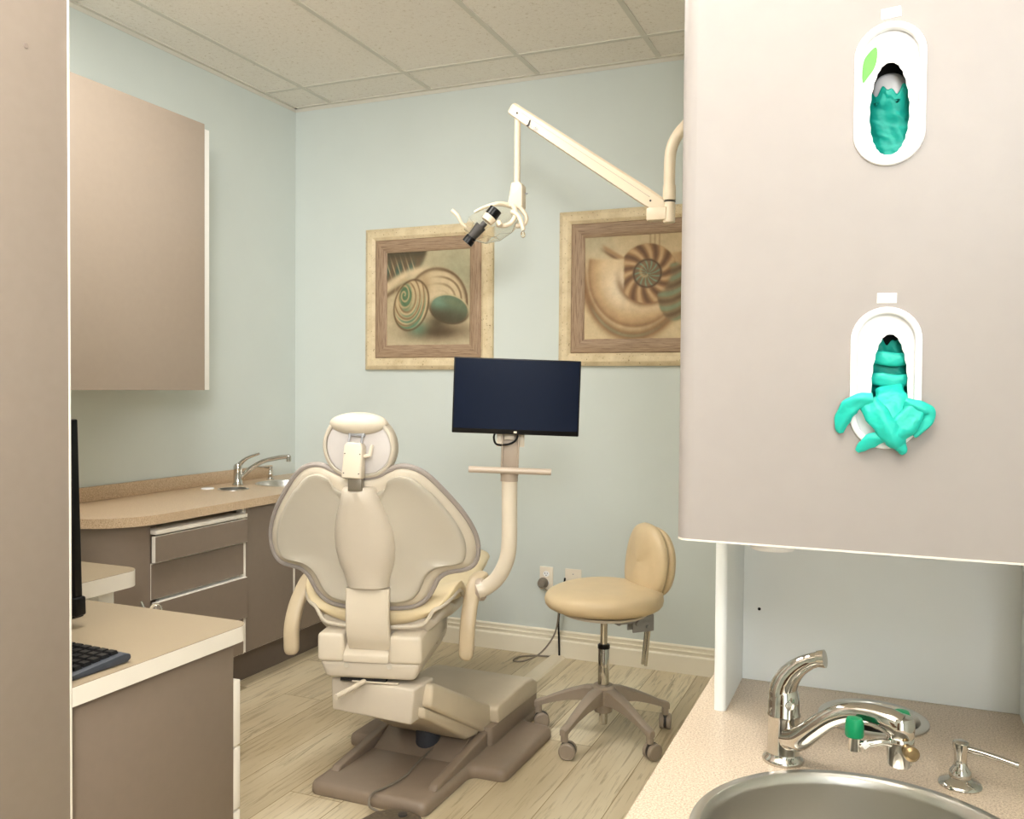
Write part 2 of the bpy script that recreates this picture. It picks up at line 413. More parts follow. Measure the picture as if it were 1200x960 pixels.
# inset sink and ring
def basin(name, c, z, r, depth, label, rim=.012, lip=.004, g=None, seg=64):
    r_in = r-rim
    pr = [(r, z), (r, z+lip*.6), (r-.003, z+lip), (r_in+.004, z+lip), (r_in, z+lip*.2), (r_in-.002, z-.01), (r_in*.97, z-depth*.75), (r_in*.9, z-depth*.94), (r_in*.7, z-depth), (.028, z-depth-.002), (.026, z-depth-.004), (0, z-depth-.004)]
    b = new(); lathe(b, [(a, h) for a, h in pr], (0,0,0), seg, None, False)
    o = obj(name, b, steel, None, 40); o.location = (c[0], c[1], 0)
    tag(o, label, 'sink'); return o
bs = basin('round_sink', SK, ZL, SK[2], .13, 'round stainless steel sink sunk in the tan worktop by the left corner')
b = new(); lathe(b, [(.0,ZL-.133),(.026,ZL-.133),(.026,ZL-.130),(.0,ZL-.129)], (0,0,0), 24); obj('drain', b, chrome_s, bs)
b = new(); rr_ = SR[2]
lathe(b, [(rr_,ZL),(rr_,ZL+.004),(rr_-.009,ZL+.004),(rr_-.010,ZL-.12),(rr_-.013,ZL-.12),(rr_-.013,ZL-.005)], (0,0,0), 48, None, False)
o = obj('waste_chute_ring', b, steel, None, 40); o.location = (SR[0], SR[1], 0); tag(o, 'small round steel waste ring in the worktop left of the far tap', 'waste ring')
b = new(); lathe(b, [(0,ZL),(.03,ZL),(.03,ZL+.004),(.027,ZL+.005),(0,ZL+.005)], (0,0,0), 24); o = obj('white_disc', b, white_pl, None); o.location = (-2.98, 3.33, 0); tag(o, 'small white disc lying on the tan worktop beside the steel ring', 'disc')

def faucet_body(root, M, s=1.0):
    """single lever tap, local origin at the base centre; lever and spout point along +X"""
    b = new(); lathe(b, [(0,0),(.026,0),(.026,.004),(.022,.008),(.020,.012),(.020,.062),(.021,.066),(.021,.084),(.0185,.095),(.013,.104),(0,.107)], (0,0,0), 36); 
    bmesh.ops.transform(b, matrix=M, verts=b.verts); return b
# far faucet
ff = thing('lever_tap', 'slim chrome lever tap standing on the tan worktop by the left wall', 'tap', (-2.955, 3.515, ZL))
fa = math.radians(28)
b = new(); lathe(b, [(0,0),(.027,0),(.027,.005),(.023,.009),(.0215,.012),(.0215,.078),(.022,.082),(.021,.095),(.015,.106),(0,.110)], (0,0,0), 32); obj('body', b, chrome, ff)
def dirp(a, r, z): return (math.cos(a)*r, math.sin(a)*r, z)
b = new(); tube(b, [dirp(fa,-.002,.085), dirp(fa,.018,.115), dirp(fa,.05,.138), dirp(fa,.105,.158)], [.018,.014,.0095,.007], 14, 6, flat=(.8,1)); obj('lever', b, chrome, ff)
b = new(); tube(b, [dirp(fa,.012,.035), dirp(fa,.06,.082), dirp(fa,.12,.118), dirp(fa,.19,.136), dirp(fa,.235,.142), dirp(fa,.252,.140)], [.013,.012,.011,.011,.011,.0115], 14, 6); 
tube(b, [dirp(fa,.246,.146), dirp(fa,.247,.118)], .0125, 14); obj('spout', b, chrome, ff)
sd = thing('soap_pump', 'little chrome soap pump behind the far round sink', 'soap pump', (-2.99, 3.81, ZL))
b = new(); lathe(b, [(0,0),(.020,0),(.020,.004),(.012,.008),(.010,.02),(.013,.028),(.009,.034),(.008,.055),(.011,.058),(.011,.068),(0,.07)], (0,0,0), 24); obj('collar', b, chrome, sd)
b = new(); tube(b, [(0,0,.062),(-.05,-.022,.066),(-.085,-.038,.072)], [.005,.0045,.004], 10); obj('nozzle', b, chrome, sd)

# ------------------------------------------------------------------ left wall cabinet
wc = thing('wall_cabinet', 'taupe-fronted white wall cabinet high on the left wall', 'wall cabinet', (-2.94, 2.6, 1.32))
o3 = Vector((-2.94, 2.6, 1.32))
b = new(); box(b, XL+.001, -2.80, 1.95, 3.140, 1.322, 2.474, .001); bmesh.ops.translate(b, verts=b.verts, vec=-o3); obj('cabinet_box', b, white_mel, wc)
for y0, y1 in ((1.95, 3.088),):
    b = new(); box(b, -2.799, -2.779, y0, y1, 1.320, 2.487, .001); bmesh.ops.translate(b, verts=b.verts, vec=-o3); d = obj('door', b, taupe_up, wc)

# ------------------------------------------------------------------ tall cabinet panel, left foreground
tc = thing('tall_cabinet', 'tall taupe cabinet side panel filling the left edge of the view', 'cabinet', (-1.80, .9, 0))
o4 = Vector((-1.80, .9, 0))
b = new(); box(b, -2.1, -1.4785, .50, 1.266, 0, 2.60, .0008); bmesh.ops.translate(b, verts=b.verts, vec=-o4); obj('side_panel', b, taupe, tc)
b = new(); box(b, -2.1, -1.4772, 1.2662, 1.2702, 0, 2.60, .0006); bmesh.ops.translate(b, verts=b.verts, vec=-o4); obj('edge_band', b, white_pvc, tc)
b = new(); lathe(b, [(0,0),(.0055,0),(.0048,.0010),(0,.0012)], (0,0,0), 20, align((-1.4783,1.176,1.966),(1,0,0))); bmesh.ops.translate(b, verts=b.verts, vec=-o4); obj('screw_cap', b, textured('screw_cap_taupe', (136,122,111), .02, 20, .5, .02), tc)

# ------------------------------------------------------------------ desk
dk = thing('desk', 'tan desk top with thick white edge over a taupe side panel', 'desk', (-1.86, 1.55, 0))
o5 = Vector((-1.86, 1.55, 0))
def D(bm): bmesh.ops.translate(bm, verts=bm.verts, vec=-o5); return bm
pl_ = rrect(-2.230, -1.478, 1.2715, 1.812, (.045,.001,.001,.001), 8)
b = new(); prism(b, pl_, .700, .7385, 'Z'); obj('edge_band', D(b), white_pvc, dk)
pl2 = rrect(-2.2295, -1.4786, 1.272, 1.8114, (.045,.001,.001,.001), 8)
b = new(); prism(b, pl2, .7385, .740, 'Z'); obj('tabletop', D(b), desk_top, dk)
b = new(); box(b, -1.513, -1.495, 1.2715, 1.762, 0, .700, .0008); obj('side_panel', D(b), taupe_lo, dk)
b = new(); box(b, -2.22, -1.5135, 1.290, 1.758, .02, .699); obj('carcass', D(b), white_mel, dk)
for z0, z1 in ((.434,.598), (.272,.428), (.10,.266)):
    b = new(); box(b, -2.20, -1.497, 1.764, 1.790, z0, z1, .0015); dd = obj('drawer', D(b), white_pvc, dk)
    b = new(); box(b, -2.198, -1.499, 1.7903, 1.7912, z0+.002, z1-.002); obj('laminate_face', D(b), taupe, dd)

dr = thing('desk_return', 'lower left side table with tan top and rounded white edge behind the desk', 'side table', (-2.60, 1.75, 0))
o6 = Vector((-2.60, 1.75, 0))
def D6(bm): bmesh.ops.translate(bm, verts=bm.verts, vec=-o6); return bm
b = new(); prism(b, rrect(-3.05, -2.236, 1.35, 2.200, (.06,.001,.001,.001), 8), .688, .7385, 'Z', ); obj('edge_band', D6(b), white_pvc, dr)
b = new(); prism(b, rrect(-3.0495, -2.2366, 1.3505, 2.1994, (.06,.001,.001,.001), 8), .7385, .740, 'Z'); obj('tabletop', D6(b), desk_top, dr)
b = new(); box(b, -2.98, -2.29, 2.07, 2.13, 0, .688, .001); box(b, -2.98,-2.96,1.42,2.07,0,.688); obj('support_panel', D6(b), white_mel, dr)

# computer screen on the desk (seen from behind its right edge)
cm = thing('desktop_monitor', 'black desktop monitor edge-on between tall cabinet and wall, standing on the desk', 'monitor', (-2.03, 1.60, .7402))
tl = Matrix.Rotation(math.radians(1.6), 4, 'X')
b = new(); box(b, -.205, .196, -.012, .012, .055, .515, .004, 3, tl); box(b, -.21, .203, -.016, .016, .028, .075, .005, 3, tl); obj('housing', b, black_m, cm)
b = new(); box(b, -.19, .182, .0122, .0130, .08, .50, 0, 2, tl); obj('screen', b, screen_m, cm)
b = new(); box(b, -.03, .03, -.02, .0, .004, .10, .003); box(b, -.12, .12, -.07, .08, 0, .008, .003); obj('stand', b, black_m, cm)
# keyboard
kb = thing('keyboard', 'dark computer keyboard lying on the tan desk beside the monitor', 'keyboard', (-1.72, 1.375, .7402), math.radians(-3))
b = new()
prism(b, [(-.08,.004),(-.075,.010),(.062,.022),(.078,.018),(.080,.008),(.07,.002),(-.07,.0)], -.225, .215, 'X', .003, 2); obj('case', b, kb_m, kb)
b = new()
for r in range(6):
    for c_ in range(16):
        x = -.205+c_*.0262; y = -.062+r*.0222
        if r == 0 and 3 < c_ < 10: continue
        z = .0105+(y+.075)*.088
        vs = [(-.0115,-.0095),(.0115,-.0095),(.0115,.0095),(-.0115,.0095)]
        rings(b, [[(x+u, y+v, z) for u, v in vs], [(x+u*.8, y+v*.8, z+.007) for u, v in vs]], False, True)
obj('keycaps', b, key_m, kb)

# small instrument cart behind the desk, only its tips show
ic = thing('instrument_cart', 'instrument cart whose chrome tip and clear guard peep over the desk', 'cart', (-2.22, 2.36, 0))
b = new(); box(b, -.12,.12,-.09,.09,.50,.53,.006); box(b, -.015,.015,-.015,.015,.05,.50,.003); obj('stand', b, chair_plastic, ic)
b = new()
for a in range(4):
    an = PI/4+a*PI/2; tube(b, [(0,0,.05),(math.cos(an)*.16,math.sin(an)*.16,.03)], [.012,.009], 8); lathe(b, [(0,-.03),(.012,-.028),(.015,-.015),(.012,0),(0,0)], (math.cos(an)*.16,math.sin(an)*.16,.03), 12)
obj('castor_base', b, stool_metal, ic)
b = new(); tube(b, [(-.115,-.05,.53),(-.122,-.055,.575),(-.130,-.058,.598)], [.006,.006,.004], 10); obj('syringe_tip', b, chrome, ic)
b = new(); superell(b, (-.062,-.06,.575), (.022,.022,.024), 2.2, 16, 10); tube(b, [(-.062,-.06,.53),(-.062,-.06,.56)], .007, 10); obj('clear_guard', b, clear_m, ic)

# ------------------------------------------------------------------ pictures
def print_snail(u, v):
    """u 0..1 left-right, v 0..1 top-down; returns colours"""
    H = u.shape
    img = np.zeros(H+(3,)); 
    def C(c): return np.array(c, float)
    def blend(a, col): 
        nonlocal img
        img = img*(1-a[..., None]) + np.asarray(col)*a[..., None]
    sm = lambda x, w: 1/(1+np.exp(-np.clip(x/w, -40, 40)))
    img[:] = C((196,178,142)); blend(.55*np.clip(1-v*1.3, 0, 1)*np.clip(u*1.3,0,1), C((170,166,136))); blend(sm(v-.82,.05)*.6, C((206,190,158)))
    blend(np.exp(-(((u-.85)/.25)**2+((v-.25)/.2)**2))*.5, C((150,152,122)))
    # upper left dark shell
    e = (u+.02)**2/.50**2+((v+.03)/.36)**2
    blend(sm(1-e, .04), C((108,90,66)))
    tk = sm(1-e,.04)*np.clip(np.sin(u*42+v*10)*.5+.4, 0, 1)*np.exp(-((v-.20)/.09)**2); blend(tk*.9, C((62,98,84)))
    blend(sm(1-e,.04)*np.exp(-((v-.02)/.05)**2)*.7, C((70,64,46)))
    for k in range(6):
        cx = .03+k*.062; blend(sm(1-e,.04)*np.exp(-(((u-cx-(v-.2)*.35)/.007)**2))*np.exp(-((v-.18)/.10)**2)*.9, C((196,172,132)))
    # tongue
    d = v-(.36-.28*u-.05*np.sin(u*6)); blend(sm(.045-abs(d),.012)*sm(.5-u,.04), C((218,196,158)))
    blend(np.exp(-((d-.10)/.03)**2)*sm(.25-u,.03)*.7, C((96,74,50)))
    # shadow
    blend(np.exp(-(((u-.62)/.36)**2+((v-.86)/.09)**2))*.95, C((84,66,44)))
    # body dome with dark streaks along its outer side, then the teal mouth
    x = (u-.60)/.375; y = (v-.575)/.395; r = np.sqrt(x*x+y*y); th_ = np.arctan2(y, x)
    m = sm(1-r,.012)*sm(.66-v,.02)
    blend(m, C((206,184,146)))
    blend(m*np.clip(.9-r,0,1)*.5*sm(u-.5,.1), C((228,208,172)))
    st = np.clip(np.sin(r*34+np.sin(th_*3)*1.2)-.1, 0, 1)*sm(r-.55,.08)*sm(u-.62+ (v-.4)*.2,.05); blend(m*st*.8, C((104,80,52)))
    blend(m*np.exp(-(((u-.46)/.07)**2+((v-.36)/.12)**2))*.5, C((150,120,82)))
    blend(m*sm(r-.93,.02)*.8, C((92,70,46)))
    a = math.radians(14); du, dv = u-.755, v-.625
    x2 = (du*math.cos(a)+dv*math.sin(a))/.232; y2 = (-du*math.sin(a)+dv*math.cos(a))/.148; r = np.sqrt(x2**2+y2**2); m = sm(1-r,.03)
    blend(m, C((104,118,92))); blend(m*sm(y2-.1,.25)*.8, C((74,62,42))); blend(m*np.exp(-((x2+.6)**2+(y2+.3)**2)/.22)*.9, C((120,150,126))); blend(m*np.exp(-((x2-.1)**2/.3+(y2+.5)**2/.05))*.5, C((126,132,98)))
    blend(np.exp(-((r-1)/.05)**2)*sm(-y2+.3,.2)*.8, C((214,190,148))); blend(np.exp(-((r-1)/.06)**2)*sm(y2,.2)*.8, C((84,64,42)))
    # centre base between
    blend(np.exp(-(((u-.62)/.12)**2+((v-.76)/.10)**2))*.85, C((78,66,44)))
    # spiral whorl
    a = math.radians(-18); du, dv = u-.30, v-.57
    x = (du*math.cos(a)-dv*math.sin(a))/.205; y = (du*math.sin(a)+dv*math.cos(a))/.275
    r = np.sqrt(x*x+y*y); m = sm(1-r,.02); blend(m, C((200,176,136)))
    x3, y3 = (u-.215)/.10, (v-.46)/.15; r3 = np.sqrt(x3**2+y3**2)
    th = np.arctan2(v-.50, u-.24)
    rs = np.sqrt(((u-.24)/.21)**2+((v-.50)/.30)**2)
    band = np.clip(np.sin(rs*26+th)*1.2-.1, 0, 1); blend(m*band*.65, C((116,88,56)))
    low = sm((u-.30)*.6+(v-.62),.05)
    blend(m*low*np.clip(np.sin(rs*30+th)*1.3,0,1)*.85, C((84,122,92)))
    blend(np.exp(-(((u-.38)/.11)**2+((v-.82)/.08)**2))*.75, C((96,134,108)))
    core = sm(1-((u-.235)/.075)**2-((v-.48)/.14)**2,.15); blend(core*.85, C((76,112,78)))
    sp = np.clip(np.sin(r3*14+np.arctan2(y3,x3)),0,1)*sm(1.15-r3,.08); blend(sp*.85, C((196,170,126)))
    blend(np.exp(-((r-1)/.045)**2)*.8, C((92,70,44)))
    return img
def print_nautilus(u, v):
    img = np.zeros(u.shape+(3,)); C = lambda c: np.array(c, float)
    def blend(a, col):
        nonlocal img
        img = img*(1-a[..., None])+np.asarray(col)*a[..., None]
    sm = lambda x, w: 1/(1+np.exp(-np.clip(x/w, -40, 40)))
    img[:] = C((214,192,152)); blend(np.exp(-(((u-.12)/.2)**2+((v-.06)/.15)**2))*.6, C((176,170,142)))
    blend(sm(.10-v,.08)*.25, C((166,140,100)))
    # two posts behind and twig
    for x0 in (.655, .70, .745): blend(np.exp(-((u-x0)/.008)**2)*sm(.16-v,.02)*.55, C((150,118,80)))
    d = (v-.11)-(u-.20)*.62; blend(sm(.022-abs(d),.006)*sm(u-.19,.01)*sm(.47-u,.01), C((170,134,94))); blend(np.exp(-((d-.035)/.02)**2)*sm(u-.2,.02)*sm(.47-u,.02)*.8, C((110,76,46)))
    d = (v-.22)+(u-.97)*.6; blend(np.exp(-(d/.012)**2)*sm(u-.9,.01)*.7, C((140,108,72)))
    # halo shadow of the shell
    x = (u-.52)/.56; y = (v-.40)/.56
    x_ = (u-.50)/.50; y_ = (v-.34)/.62; r = np.sqrt(x_**2+y_**2)
    blend(np.exp(-((r-1.02)/.09)**2)*sm(v-.32,.06)*.8, C((122,80,44)))
    blend(np.exp(-((r-1.02)/.03)**2)*sm(v-.7,.04)*sm(.75-u,.1)*.5, C((150,164,134)))
    # shell body: crescent between outer curve and coil
    xo = (u-.515)/.485; yo = (v-.345)/.545; ro = np.sqrt(xo**2+yo**2)
    top = v-(.205+.02*np.sin(u*5)+.10*np.clip(u-.05,0,1)**1.0*0-.0)
    body = sm(1-ro,.012)*sm(top,.006)*sm(u-.03,.01)
    blend(body, C((222,196,154)))
    blend(body*np.exp(-(((u-.38)/.16)**2+((v-.50)/.18)**2))*.8, C((244,230,204)))
    blend(body*sm(ro-.78,.07)*.7, C((172,132,88)))
    blend(body*sm(ro-.95,.02)*.6, C((104,70,40)))
    blend(body*np.exp(-(((u-.74)/.20)**2+((v-.66)/.10)**2))*.55, C((240,220,186)))
    # coil
    cx, cy = .63, .375
    x = (u-cx)/.29; y = (v-cy)/.285; rc = np.sqrt(x*x+y*y); th = np.arctan2(y, x)
    coilm = sm(1-rc,.012)*sm(u-.40,.005)
    blend(np.exp(-((rc-1)/.12)**2)*sm(v-.42,.05)*.7, C((120,80,46)))
    blend(coilm, C((150,112,74)))
    rib = np.sin(th*11+rc*7.0); blend(coilm*sm(rc-.45,.04)*np.clip(rib,0,1)*.8, C((214,180,134))); blend(coilm*sm(rc-.45,.04)*np.clip(-rib-.2,0,1)*.8, C((92,66,44)))
    inner = sm(.47-rc,.02); blend(inner, C((128,104,74))); blend(inner*np.clip(np.sin(th*13+rc*12),0,1)*.8, C((126,158,130)))
    blend(np.exp(-((rc-.46)/.035)**2)*coilm*.8, C((84,60,40)))
    sp = np.exp(-(((rc*9-th-2)%(2*PI)-PI)/.6)**2)*sm(.3-rc,.03); blend(sp*.7, C((196,170,122)))
    # right descending chambers in green grey
    m = sm(1-((u-.90)/.17)**2-((v-.56)/.27)**2,.05)*sm(rc-.80,.03)
    blend(m, C((138,118,84))); w = np.sin((v+ (u-.8)**2*2)*46); blend(m*np.clip(w,0,1)*.8, C((132,150,118))); blend(m*np.clip(-w-.3,0,1)*.8, C((96,70,46)))
    return img
def picture(name, cx, cz, label, fn, seed):
    r = thing(name, label, 'picture', (cx, YB, cz)); W = .378; d = .030
    # outer stone moulding: four mitred rails
    def rail(bm, o, i, zf0, zf1, d0, d1, lip):
        pts_o = [(-o,-o),(o,-o),(o,o),(-o,o)]; pts_i = [(-i,-i),(i,-i),(i,i),(-i,i)]
    def moulding(o, i, do, dm, di, m1, m2, nm):
        hb = new(); vb = new()
        prof_ = [(o,0),(o,do),(o-.006,do+.006),(o-(o-i)*.35,dm),(i+(o-i)*.25,dm-.002),(i+.004,di),(i,di-.003),(i,.0)]
        for k in range(4):
            a = k*PI/2; ca, sa = math.cos(a), math.sin(a)
            R_ = []
            for s in (-1, 1):
                ring = []
                for (p, dd) in prof_:
                    x, z = s*p, p   # mitre: along = +-p
                    ring.append((x*ca-z*sa, -dd, x*sa+z*ca))
                R_.append(ring)
            fb = new(); rings(fb, R_, True, True, True); obj(nm, fb, m1 if k % 2 == 0 else m2, r, 25)
        hb.free(); vb.free()
    moulding(W, .316, .020, .034, .024, stone, stone, 'outer_frame')
    moulding(.3165, .247, .018, .027, .018, wood_h, wood_v, 'inner_frame')
    # canvas with print
    n = 150
    g = np.linspace(0, 1, n); U, V = np.meshgrid(g, g)
    img = np.clip(fn(U, V)/255, 0, 1); rng = np.random.RandomState(seed)
    lin = np.where(img <= .04045, img/12.92, ((img+.055)/1.055)**2.4)
    s_ = .248; me = bpy.data.meshes.new('canvas')
    verts = [((U[j,i]*2-1)*s_, -.012, (1-V[j,i]*2)*s_) for j in range(n) for i in range(n)]
    faces = [(j*n+i, (j+1)*n+i, (j+1)*n+i+1, j*n+i+1) for j in range(n-1) for i in range(n-1)]
    nb = len(verts); verts += [(-s_,0,s_),(s_,0,s_),(s_,0,-s_),(-s_,0,-s_)]
    faces.append((nb, nb+1, nb+2, nb+3))
    me.from_pydata(verts, [], faces); at = me.color_attributes.new('print', 'FLOAT_COLOR', 'POINT')
    cols = np.ones((len(verts), 4)); cols[:n*n, :3] = lin.reshape(-1, 3); at.data.foreach_set('color', cols.ravel())
    me.materials.append(canvas_m); o = bpy.data.objects.new('canvas', me); COL.objects.link(o); o.parent = r
    return r
picture('framed_shell_print', -2.245, 1.812, 'framed snail shell print on the back wall left of the lamp', print_snail, 1)
picture('framed_shell_print', -1.128, 1.829, 'framed nautilus shell print on the back wall, partly behind the glove cabinet', print_nautilus, 2)

# ------------------------------------------------------------------ wall plates, cables
wp = thing('power_outlet', 'ivory double power outlet low on the back wall with a grey plug', 'outlet', (-1.566, YB, .386))
b = new(); box(b, -.036,.036,-.006,0,-.058,.058,.003); obj('cover_plate', b, socket_m, wp)
for zz in (.022, -.022):
    b = new(); prism(b, circle(0, zz, .0165, 24, .0145), -.0075, -.0055, 'Y'); f_ = obj('receptacle', b, white_pl, wp)
    b = new(); box(b, -.0075,-.0055,-.0082,-.0072,zz-.001,zz+.007); box(b, .0055,.0075,-.0082,-.0072,zz-.0005,zz+.006); lathe(b, [(0,0),(.0024,0),(.0024,.001),(0,.001)], (0,0,0), 12, align((0,-.0072,zz-.007),(0,-1,0))); obj('slot', b, hole_m, f_)
wp2 = thing('blank_wall_plate', 'ivory blank wall plate low on the back wall behind the stool', 'wall plate', (-1.424, YB, .386))
b = new(); box(b, -.043,.043,-.006,0,-.058,.058,.003); obj('cover_plate', b, socket_m, wp2)
b = new(); lathe(b, [(0,0),(.003,0),(.003,.001),(0,.001)], (0,0,0), 12, align((0,-.006,.032),(0,-1,0))); obj('screw', b, grey_metal, wp2)
pg = thing('plug_cable', 'grey round plug with cable hanging down to a loop on the floor', 'cable', (-1.58, YB-.008, .362))
b = new(); lathe(b, [(0,0),(.024,0),(.027,.006),(.027,.014),(.024,.02),(.021,.046),(.017,.052),(0,.053)], (0,0,0), 28, align((0,0,0),(.15,-1,.12))); obj('plug', b, cable_g, pg)
b = new(); tube(b, [(.008,-.04,-.01),(.03,-.05,-.02),(.075,-.055,-.04),(.10,-.05,-.09),(.09,-.045,-.20),(.065,-.06,-.27),(.015,-.10,-.335),(-.045,-.16,-.358),(-.09,-.17,-.358),(-.085,-.10,-.358),(-.02,-.05,-.358),(.06,-.035,-.357)], .0042, 8, 6); obj('cable', b, cable_g, pg)
b = new(); tube(b, [(-1.46,4.146,.40),(-1.472,4.142,.30),(-1.488,4.138,.20),(-1.487,4.140,.10),(-1.485,4.142,.012)], .005, 8, 6); tag(obj('black_cable', b, black_m), 'thin black cable running down the wall into the floor cover', 'cable')
b = new(); prism(b, [(-1.535,.0),(-1.528,.008),(-1.515,.011),(-1.475,.011),(-1.462,.008),(-1.455,.0)], 3.30, 4.150, 'Y'); tag(obj('cable_cover', b, textured('pale_floor_cable_cover',(226,214,190),.02,20,.4,.05)), 'pale flat cable cover across the floor from wall to chair base', 'cable cover')

# ------------------------------------------------------------------ dental chair
TH = math.radians(16)
CP = Vector((-1.554, 2.590, 0))
ch = thing('dental_chair', 'cream dental patient chair seen from behind, wing-shaped back and brown base', 'dental chair', CP, TH)
WI = (T(CP) @ Matrix.Rotation(TH, 4, 'Z')).inverted()     # world -> chair local (for the unturned base)
# ---- floor base (not turned)
def wbase(name, bm, m, par=ch, **k):
    bmesh.ops.transform(bm, matrix=WI, verts=bm.verts); return obj(name, bm, m, par, **k)
def smooth_poly(P, r=.03, n=5):
    out = []; N = len(P)
    for i in range(N):
        a, p, c = Vector(P[i-1]), Vector(P[i]), Vector(P[(i+1) % N])
        rr = min(r, (a-p).length*.45, (c-p).length*.45)
        q0 = p+(a-p).normalized()*rr; q1 = p+(c-p).normalized()*rr
        for j in range(n+1):
            t_ = j/n; out.append(tuple((1-t_)**2*q0+2*t_*(1-t_)*p+t_*t_*q1))
    return out
outl = smooth_poly([(-1.735,2.41),(-1.30,2.41),(-1.298,2.735),(-1.17,2.735),(-1.165,3.190),(-1.292,3.200),(-1.292,3.42),(-1.735,3.42),(-1.735,3.200),(-1.84,3.19),(-1.84,2.80),(-1.735,2.80)], .035)
def scalep(P, c, k): return [(c[0]+(x-c[0])*k, c[1]+(y-c[1])*k) for x, y in P]
b = new()
cxy = (-1.50, 2.95)
def inset(P, d):
    out = []; n = len(P)
    for i in range(n):
        a, p, c = Vector(P[i-1]), Vector(P[i]), Vector(P[(i+1) % n]); tt = (c-a).normalized(); nn = Vector((-tt.y, tt.x)); out.append(tuple(p+nn*d))
    return out
rings(b, [[(x,y,0) for x,y in inset(outl,.004)], [(x,y,.006) for x,y in outl], [(x,y,.026) for x,y in outl], [(x,y,.036) for x,y in inset(outl,.004)], [(x,y,.042) for x,y in inset(outl,.012)], [(x,y,.044) for x,y in inset(outl,.024)]])
# low walls flanking the trough
for x0, x1 in ((-1.345,-1.312), (-1.715,-1.682)):
    prism(b, [(2.50,.040),(2.52,.058),(2.60,.066),(2.90,.098),(2.96,.098),(2.96,.040)], x0, x1, 'X', .006, 3)
obj_base = wbase('floor_base', b, base_m)
b = new(); prism(b, smooth_poly([(-1.73,2.90),(-1.296,2.90),(-1.296,3.36),(-1.73,3.36)], .02), .040, .112, 'Z', .003); prism(b, [(2.72,.044),(2.90,.06),(2.90,.10),(2.84,.10)], -1.68,-1.35, 'X', .003); wbase('pump_housing', b, base_m)
b = new(); prism(b, [(2.955,.110),(3.345,.100),(3.350,.150),(3.30,.176),(3.22,.186),(2.96,.178),(2.945,.165)], -1.735, -1.292, 'X', .010, 3); wbase('pump_cover', b, cover_m)
b = new(); tube(b, [(-1.50,2.80,.044),(-1.50,2.80,.13)], .045, 20); tube(b, [(-1.40,2.84,.05),(-1.40,2.90,.09)], .016, 12); wbase('lift_cylinder', b, dark_m)
# lift arm
b = new(); prism(b, [(2.50,.390),(2.53,.384),(2.962,.172),(2.965,.100),(2.90,.092),(2.49,.318)], -1.655, -1.325, 'X', .012, 3)
wbase('lift_arm', b, cover_m)
b = new(); prism(b, [(2.47,.325),(2.90,.105),(2.87,.092),(2.78,.108),(2.52,.262),(2.47,.288)], -1.64, -1.338, 'X', .010, 3); wbase('lift_arm_skirt', b, cover_m)
b = new(); prism(b, [(-1.660,.390),(-1.350,.393),(-1.362,.278),(-1.655,.285)], 2.425, 2.56, 'Y', .008, 3)
wbase('link_cover', b, chair_plastic)
b = new(); box(b, -1.672,-1.660,2.46,2.54,.30,.36,.003); wbase('limit_switch', b, grey_metal)
# ---- turned upper structure (chair local)
b = new(); lathe(b, [(0,.38),(.10,.38),(.10,.42),(0,.42)], (0,0,0), 32); box(b, -.11,.11,-.10,.20,.392,.408,.003); obj('swivel_ring', b, dark_m, ch)
b = new()
def trap(y, x0, x1, z0, z1, zc=None): return [(x0,y,z0),(x1,y,z0),(x1,y,z1),(x0,y,z1)]
b2 = new()
V = []
rings(b2, [[(-.145,-.185,.408),(.145,-.185,.408),(.168,-.192,.470),(-.168,-.192,.470)], [(-.145,.24,.408),(.145,.24,.408),(.168,.24,.470),(-.168,.24,.470)]])
bmesh.ops.bevel(b2, geom=list(b2.edges), offset=.016, segments=3, profile=.5, affect='EDGES'); merge(b, b2)
obj('lower_body_cover', b, chair_plastic, ch)
b = new()
box(b, -.170,-.082,-.200,.24,.464,.556,.014,4); box(b, .062,.170,-.200,.24,.464,.556,.014,4)
prism(b, [(-.200,.466),(-.200,.490),(-.165,.520),(-.14,.525),(.2,.525),(.2,.466)], -.084, .064, 'X', .004)
ub = obj('upper_body_cover', b, post_m, ch)
for x in (-.075,.065):
    b = new(); lathe(b, [(0,0),(.009,0),(.009,.001),(0,.001)], (0,0,0), 16, align((x,-.1925,.455),(0,-1,.3))); obj('screw_recess', b, chair_shell, ch)
b = new(); box(b, -.10,.05,-.178,-.13,.398,.409,.002); obj('lever_slot', b, hole_m, ch)
b = new(); tube(b, [(-.01,-.15,.402),(-.075,-.30,.388)], [.008,.0085], 12); tube(b, [(-.06,-.175,.399),(.09,-.175,.396)], .007, 10, flat=(.5,1)); obj('swivel_lever', b, post_m, ch)
# seat shell side
def seat_ring(y, w, zc, hz, wing, ysh, n=44, e=.75):
    out = []
    for j in range(n):
        a = 2*PI*j/n; ca, sa = math.cos(a), math.sin(a)
        s = math.copysign(abs(ca)**e, ca); h = math.copysign(abs(sa)**e, sa)
        out.append((s*w, y+ysh*s*s, zc+h*hz*(1-.25*s*s)+wing*abs(s)**3.4))
    return out
ST = [(-.150,.20,.590,.006,.02,.01),(-.145,.226,.590,.030,.045,.02),(-.125,.249,.592,.042,.066,.035),(-.08,.262,.594,.048,.080,.045),(-.02,.262,.596,.050,.072,.03),(.06,.256,.596,.050,.048,.02),(.16,.248,.590,.050,.02,0),(.30,.243,.585,.050,.005,0),(.5,.240,.590,.048,.0,0),(.75,.232,.585,.044,0,0),(.98,.215,.575,.040,0,-.02),(1.08,.200,.572,.030,0,-.05),(1.11,.175,.570,.008,0,-.06)]
ST = [(a_, b_, c_+.018, d_, e_, f_) for a_, b_, c_, d_, e_, f_ in ST]
b = new(); rings(b, [seat_ring(*s) for s in ST]); seat = obj('seat', b, vinyl, ch, 60)
